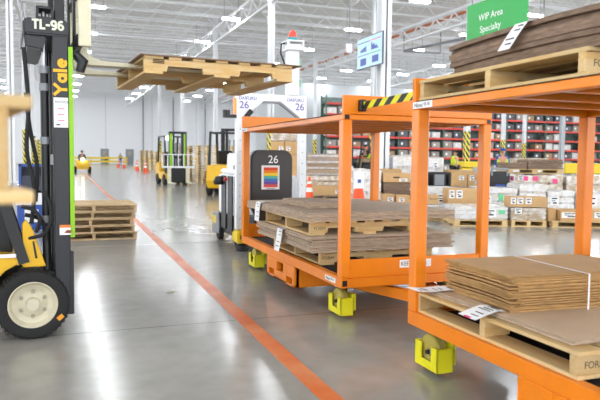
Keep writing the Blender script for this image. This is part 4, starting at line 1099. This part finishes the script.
# goods left of the near post
gpal(-.95, -.05, 20, 1, 'wooden pallet under the tall brown boxes behind the gate')
for i in range(4):
    carton(-.93, -.5, 20, .9, .12+i*.42, .12+i*.42+.415, 'tall brown box in the left column behind the gate, %s' % ('topmost' if i == 3 else 'lowest' if i == 0 else ORD[4-i]+' from the top'), labels=((.6, .9, .3, .6),), group='tall brown boxes behind the gate')
    carton(-.48, -.07, 20, .9, .12+i*.42, .12+i*.42+.415, 'tall brown box in the right column behind the gate, %s' % ('topmost' if i == 3 else 'lowest' if i == 0 else ORD[4-i]+' from the top'), labels=((.1, .4, .3, .6),), group='tall brown boxes behind the gate')
load(-.93, -.1, 20, .9, 1.802, 2.05, 'wrapped brown bundle on top of the tall boxes behind the gate', WRAPK, rows=1, cols=2)
gpal(.15, 1.4, 20, 1, 'wooden pallet on the floor behind the bright cone')
carton(.2, 1.4, 19.85, .3, .12, .42, 'long brown box with a white label behind the bright cone', labels=((.75, .9, .2, .6),))
load(.18, 1.38, 20.2, .8, .12, .75, 'wrapped brown stack behind the long box and cone', WRAPK, rows=3, cols=2)
for i in range(14):
    o = MB().slab(0, 1.15, 0, .75, 0, .042, lambda x, y: .003*math.sin(7*x+i), 4, 2, 1).obj('cardboard_bundle', [CARD, CARDE] if i % 4 else [WRAP, WRAP], None, G(.19+random.uniform(0, .05), 20.2+random.uniform(0, .03), .755+i*.048), -TH)
    tag(o, 'grey brown sheet bundle in the pile behind the bright cone, %s' % ('topmost' if i == 13 else 'lowest' if i == 0 else ORD[14-i]+' from the top'), 'cardboard', 'sheet bundles behind the bright cone')
cone(G(.27, 18.6), 'orange cone with pale bands on the floor behind the farther cart', .74)
cone(G(1.23, 13.4), 'orange cone with a white notice between the cart posts', 1.0, True)
t = thing('storage_bin', 'blue bulk bin beyond the goods, left of the racking', 'bin', G(.55, 30), -TH)
MB().box(0, 1.0, 0, 1, .12, 1.5).obj('bin_body', BLUE, t, bev=.03); MB().box(-.03, 1.03, -.03, 1.03, 1.42, 1.5).obj('rim', BLUE, t); MB().box(.05, .2, 0, 1, 0, .12).box(.8, .95, 0, 1, 0, .12).obj('skid', BLUE, t)
# rider truck with the worker in blue
t = thing('rider_truck', 'black rider pallet truck beside the pink-tagged load', 'pallet truck', G(5.12, 16.1), -TH)
MB().box(-.28, .28, .3, .9, .1, .98).obj('body', BLACK, t, bev=.05, seg=2); MB().box(-.22, .22, .0, .3, .08, .2).obj('platform', BLACK, t, bev=.02)
b = MB(); b.bar((-.2, .35, .7), (-.2, .3, 1.05), .05); b.bar((.2, .35, .7), (.2, .3, 1.05), .05); b.bar((-.22, .3, 1.05), (.22, .3, 1.05), .06); b.obj('handlebar', GREYM, t)
MB().box(-.1, .15, .295, .302, .5, .65).obj('display', BLUE, t)
for x in (-.18, .18): MB().lathe([(0, -.05), (.1, -.05), (.1, .05), (0, .05)], (x, .6, .1), 'x', 16).obj('wheel', RUBBER, t)
person('person in a blue shirt and lime vest standing left of the brown flats', G(7.9, 25), -.5, 'stand', SHIRTB, PANTS, VEST, cap=SHIRTB)
# yellow steel barrier at right
t = thing('rack_barrier', 'yellow double steel barrier behind the right cart post', 'barrier', G(8.05, 19.5), -TH)
for z0, z1 in ((.88, 1.2), (.4, .62)): MB().box(0, 3.2, -.06, .06, z0, z1).obj('beam', SAFEY, t, bev=.03)
for x in (.1, 1.5, 2.9): MB().box(x, x+.15, .06, .2, 0, 1.25).obj('post', mat('grey_post', '#9ea3a8', .5), t)

# ------------------------------------------------------------------ racking along the right
RX0, RX1, RY = 24.7, 65.2, 58.0
t = thing('pallet_racking', 'long red and green pallet racking across the right background', 'racking', (RX0, RY, 0))
LV = (1.49, 2.5, 3.55, 4.62, 5.7, 6.75)
nb = 15; bw = (RX1-RX0)/nb
for i in range(nb+1):
    b = MB(); x = i*bw
    for y in (0, 1.2): b.box(x-.06, x+.06, y-.05, y+.05, 0, 7.5)
    for k in range(6): b.bar((x, 0, .4+k*1.15), (x, 1.2, 1.5+k*1.15), .05)
    b.obj('upright_frame', RACKG, t)
for z_ in LV:
    for i in range(nb):
        MB().box(i*bw+.06, (i+1)*bw-.06, -.06, .04, z_-.17, z_+.02).obj('beam', RACKR, t)
b = MB()
for z_ in LV: b.box(0, RX1-RX0, 1.14, 1.24, z_-.13, z_); b.box(0, RX1-RX0, 0, 1.2, z_-.05, z_-.03)
b.obj('rear_beams_and_decks', RACKG, t)
MB().box(0, RX1-RX0, 1.3, 1.32, 0, 7.4).obj('mesh_back', mat('mesh_back', '#6d7a78', .8, var=.3, scale=3), t)
def rack_box_mesh(W, Dp, H, m, lab=True):
    b = MB(); b.box(0, W, 0, Dp, 0, H); b.box(W*.47, W*.53, -.003, Dp, H*.62, H+.003)
    b.m = 1; b.box(W*.2, W*.45, -.006, 0, H*.35, H*.7)
    return b.mesh('stored_carton', [m, PAPER], .01)
RM = [mat('rack_white', '#dcdad6', .7, rnd=.05), mat('rack_grey', '#a39b93', .8, rnd=.1), mat('rack_brown', '#a98c6c', .8, rnd=.1), mat('rack_dark', '#5d5f64', .7, rnd=.15)]
RBM = [rack_box_mesh(.98, .95, h_, m) for m in RM for h_ in (.62, .74)]
for li, z_ in enumerate((0,)+LV[:5]):
    for i in range(nb):
        for j in range(2):
            if random.random() < .12: continue
            k = random.choice([0, 0, 1, 1, 2, 3, 3] if li < 4 else [0, 1, 2, 3, 3, 3])
            me = RBM[k*2+random.randint(0, 1)]
            if random.random() > .75 and li: pass
            o = place('stored_carton', me, None, (RX0+i*bw+.2+j*1.22, RY+.12+random.uniform(0, .1), z_+.002), 0)
            tag(o, '%s carton, %s racking bay from the left, %s, %s side' % (('white', 'grey', 'brown', 'dark')[k], ORD[i+1], 'floor level' if li == 0 else ORD[li]+' shelf', ('left', 'right')[j]), 'box', 'cartons stored on the pallet racking')

# ------------------------------------------------------------------ wooden pallet stacks in the aisle background
PF = pallet_single(1.07, 1.0)
def pstack(r, d, n, nm, yaw=0):
    for i in range(n):
        o = place('wooden_pallet', PF, None, G(r+random.uniform(-.03, .03), d+random.uniform(-.03, .03), i*.1255), -TH+random.uniform(-.03, .03)+yaw)
        tag(o, 'pallet in the %s, %s' % (nm, 'lowest' if i == 0 else 'topmost' if i == n-1 else ('number %d' % (n-i) if n-i > 20 else ORD[n-i])+' from the top'), 'pallet', nm)
pstack(-5.4, 33, 15, 'tall pallet stack right of the lime-mast forklift')
pstack(-6.6, 34.5, 15, 'tall pallet stack just behind the lime-mast forklift')
pstack(-4.2, 34, 15, 'tall stack behind the half hidden yellow forklift')
pstack(-4.75, 30.6, 5, 'low stack in front of the tall stacks')
pstack(-15.6, 62, 15, 'distant left stack beside the striped column')
pstack(-14.4, 61, 14, 'distant right stack beside the striped column')
pstack(-13.2, 60.5, 14, 'distant pallet stack behind the aisle forklift')
gp_ = G(-18.3, 70)
t = thing('wrapped_load', 'distant white wrapped load beside the cones', 'wrapped load', gp_, -TH)
MB().box(0, 1.0, 0, 1, .12, .85).obj('cartons', WRAP, t, bev=.04); MB().box(-.3, 1.1, -.1, 1.1, 0, .12).obj('pallet_base', WOODF, t)

# ------------------------------------------------------------------ shelf goods seen between the near pallet and the mast
t = thing('steel_container', 'blue-edged dark steel container behind the forklift mast', 'container', (-.62, 12, .62), 0)
b = MB(); b.box(0, .42, 0, .4, 0, .04); b.box(0, .42, .36, .4, 0, .5); b.box(0, .04, 0, .4, 0, .5); b.box(.38, .42, 0, .4, 0, .5); b.box(0, .42, 0, .02, 0, .3); b.obj('shell', mat('dark_steel', '#3a3f4c', .6), t)
b = MB(); b.box(-.01, .43, -.01, .02, .46, .5); b.box(-.01, .03, -.01, .02, 0, .5); b.box(.39, .43, -.01, .02, 0, .5); b.obj('blue_edging', BLUE, t)
t = thing('storage_crate', 'white-topped blue crate under the steel container behind the mast', 'crate', (-.66, 11.9, 0), 0)
MB().box(0, .5, 0, .55, 0, .42).obj('crate_body', BLUE, t, bev=.01); MB().box(-.02, .52, -.02, .57, .42, .62).obj('white_lid', WHITEP, t, bev=.01)
MB().box(.12, .34, -.004, 0, .12, .34).obj('label', PAPER, t)

b = MB()
for k in range(5):
    a = k*1.3; b.slab(-.03+.012*k, .03+.012*k, -.02+.01*math.sin(a), .025+.01*math.cos(a), .002+.004*k, .004+.004*k, lambda x, y: .006*math.sin(60*x+a), 4, 3)
tag(b.obj('paper_scrap', mat('scrap', '#dfe0d2', .8), None, (.95, 5.93, 0)), 'small torn white paper scrap on the bare floor left of the orange line', 'scrap')

# ------------------------------------------------------------------ hanging sign, screen, access point
t = thing('hanging_sign', 'green hanging sign reading WIP Area Specialty', 'sign', (5.4, 7.06, 2.35))
MB().box(-.015, .015, -.62, .6, 0, 1.06).obj('sign_board', GREEN, t, bev=.004)
text('lettering', 'WIP Area', .125, PAPER, t, (-.017, .08, .80), (0, -1, 0), (0, 0, 1), .001, 'CENTER')
text('lettering', 'Specialty', .125, PAPER, t, (-.017, .08, .64), (0, -1, 0), (0, 0, 1), .001, 'CENTER')
for y in (-.5, .5): MB().cyl((0, y, 1.06), (0, y, 8.6), .006, 6).obj('wire', GREYM, t)
t = thing('monitor', 'wall screen with charts tilted on the white column', 'screen', (9.12, 17.95, 4.1))
b = MB(); b.box(-.05, .0, -.86, .86, 0, .98); b.obj('bezel', mat('bezel', '#4b5566', .4), t, bev=.01)
sc = MB().box(-.056, -.051, -.83, .83, .03, .95).obj('display', mat('screen_glow', '#a9c8e8', .3, emit=.3), t)
def sp(y0, y1, z0, z1, c): MB().box(-.06, -.0565, y0, y1, z0, z1).obj('chart', mat('chart'+c, c, .4), sc)
sp(.0, .8, .8, .825, '#3a4560'); sp(-.78, 0, .8, .825, '#e05a5a'); sp(.0, .8, .41, .435, '#3f74d0'); sp(-.78, -.02, .41, .435, '#3fae5a')
for k in range(6): sp(.2+k*.07, .26+k*.07, .52, .57+.02*(6-k), '#5566b0'); sp(-.6+k*.08, -.53+k*.08, .52, .56+.028*k+.05*(k % 2), '#4a5cae')
sp(.2, .6, .1, .32, '#4a5cae'); sp(-.62, -.2, .12, .33, '#4a5cae')
MB().box(0, .3, -.1, .1, .3, .6).obj('wall_bracket', GREYM, t)
t = thing('access_point', 'small white box unit hanging from the roof left of the screen', 'access point', (8.4, 18, 4.5))
MB().box(-.09, .09, -.05, .05, 0, .28).obj('housing', WHITEP, t, bev=.02); MB().box(-.03, .03, -.03, .03, .28, .5).obj('mount', GREYM, t); MB().cyl((0, 0, .5), (0, 0, 6.1), .012, 6).obj('cable', GREYM, t)
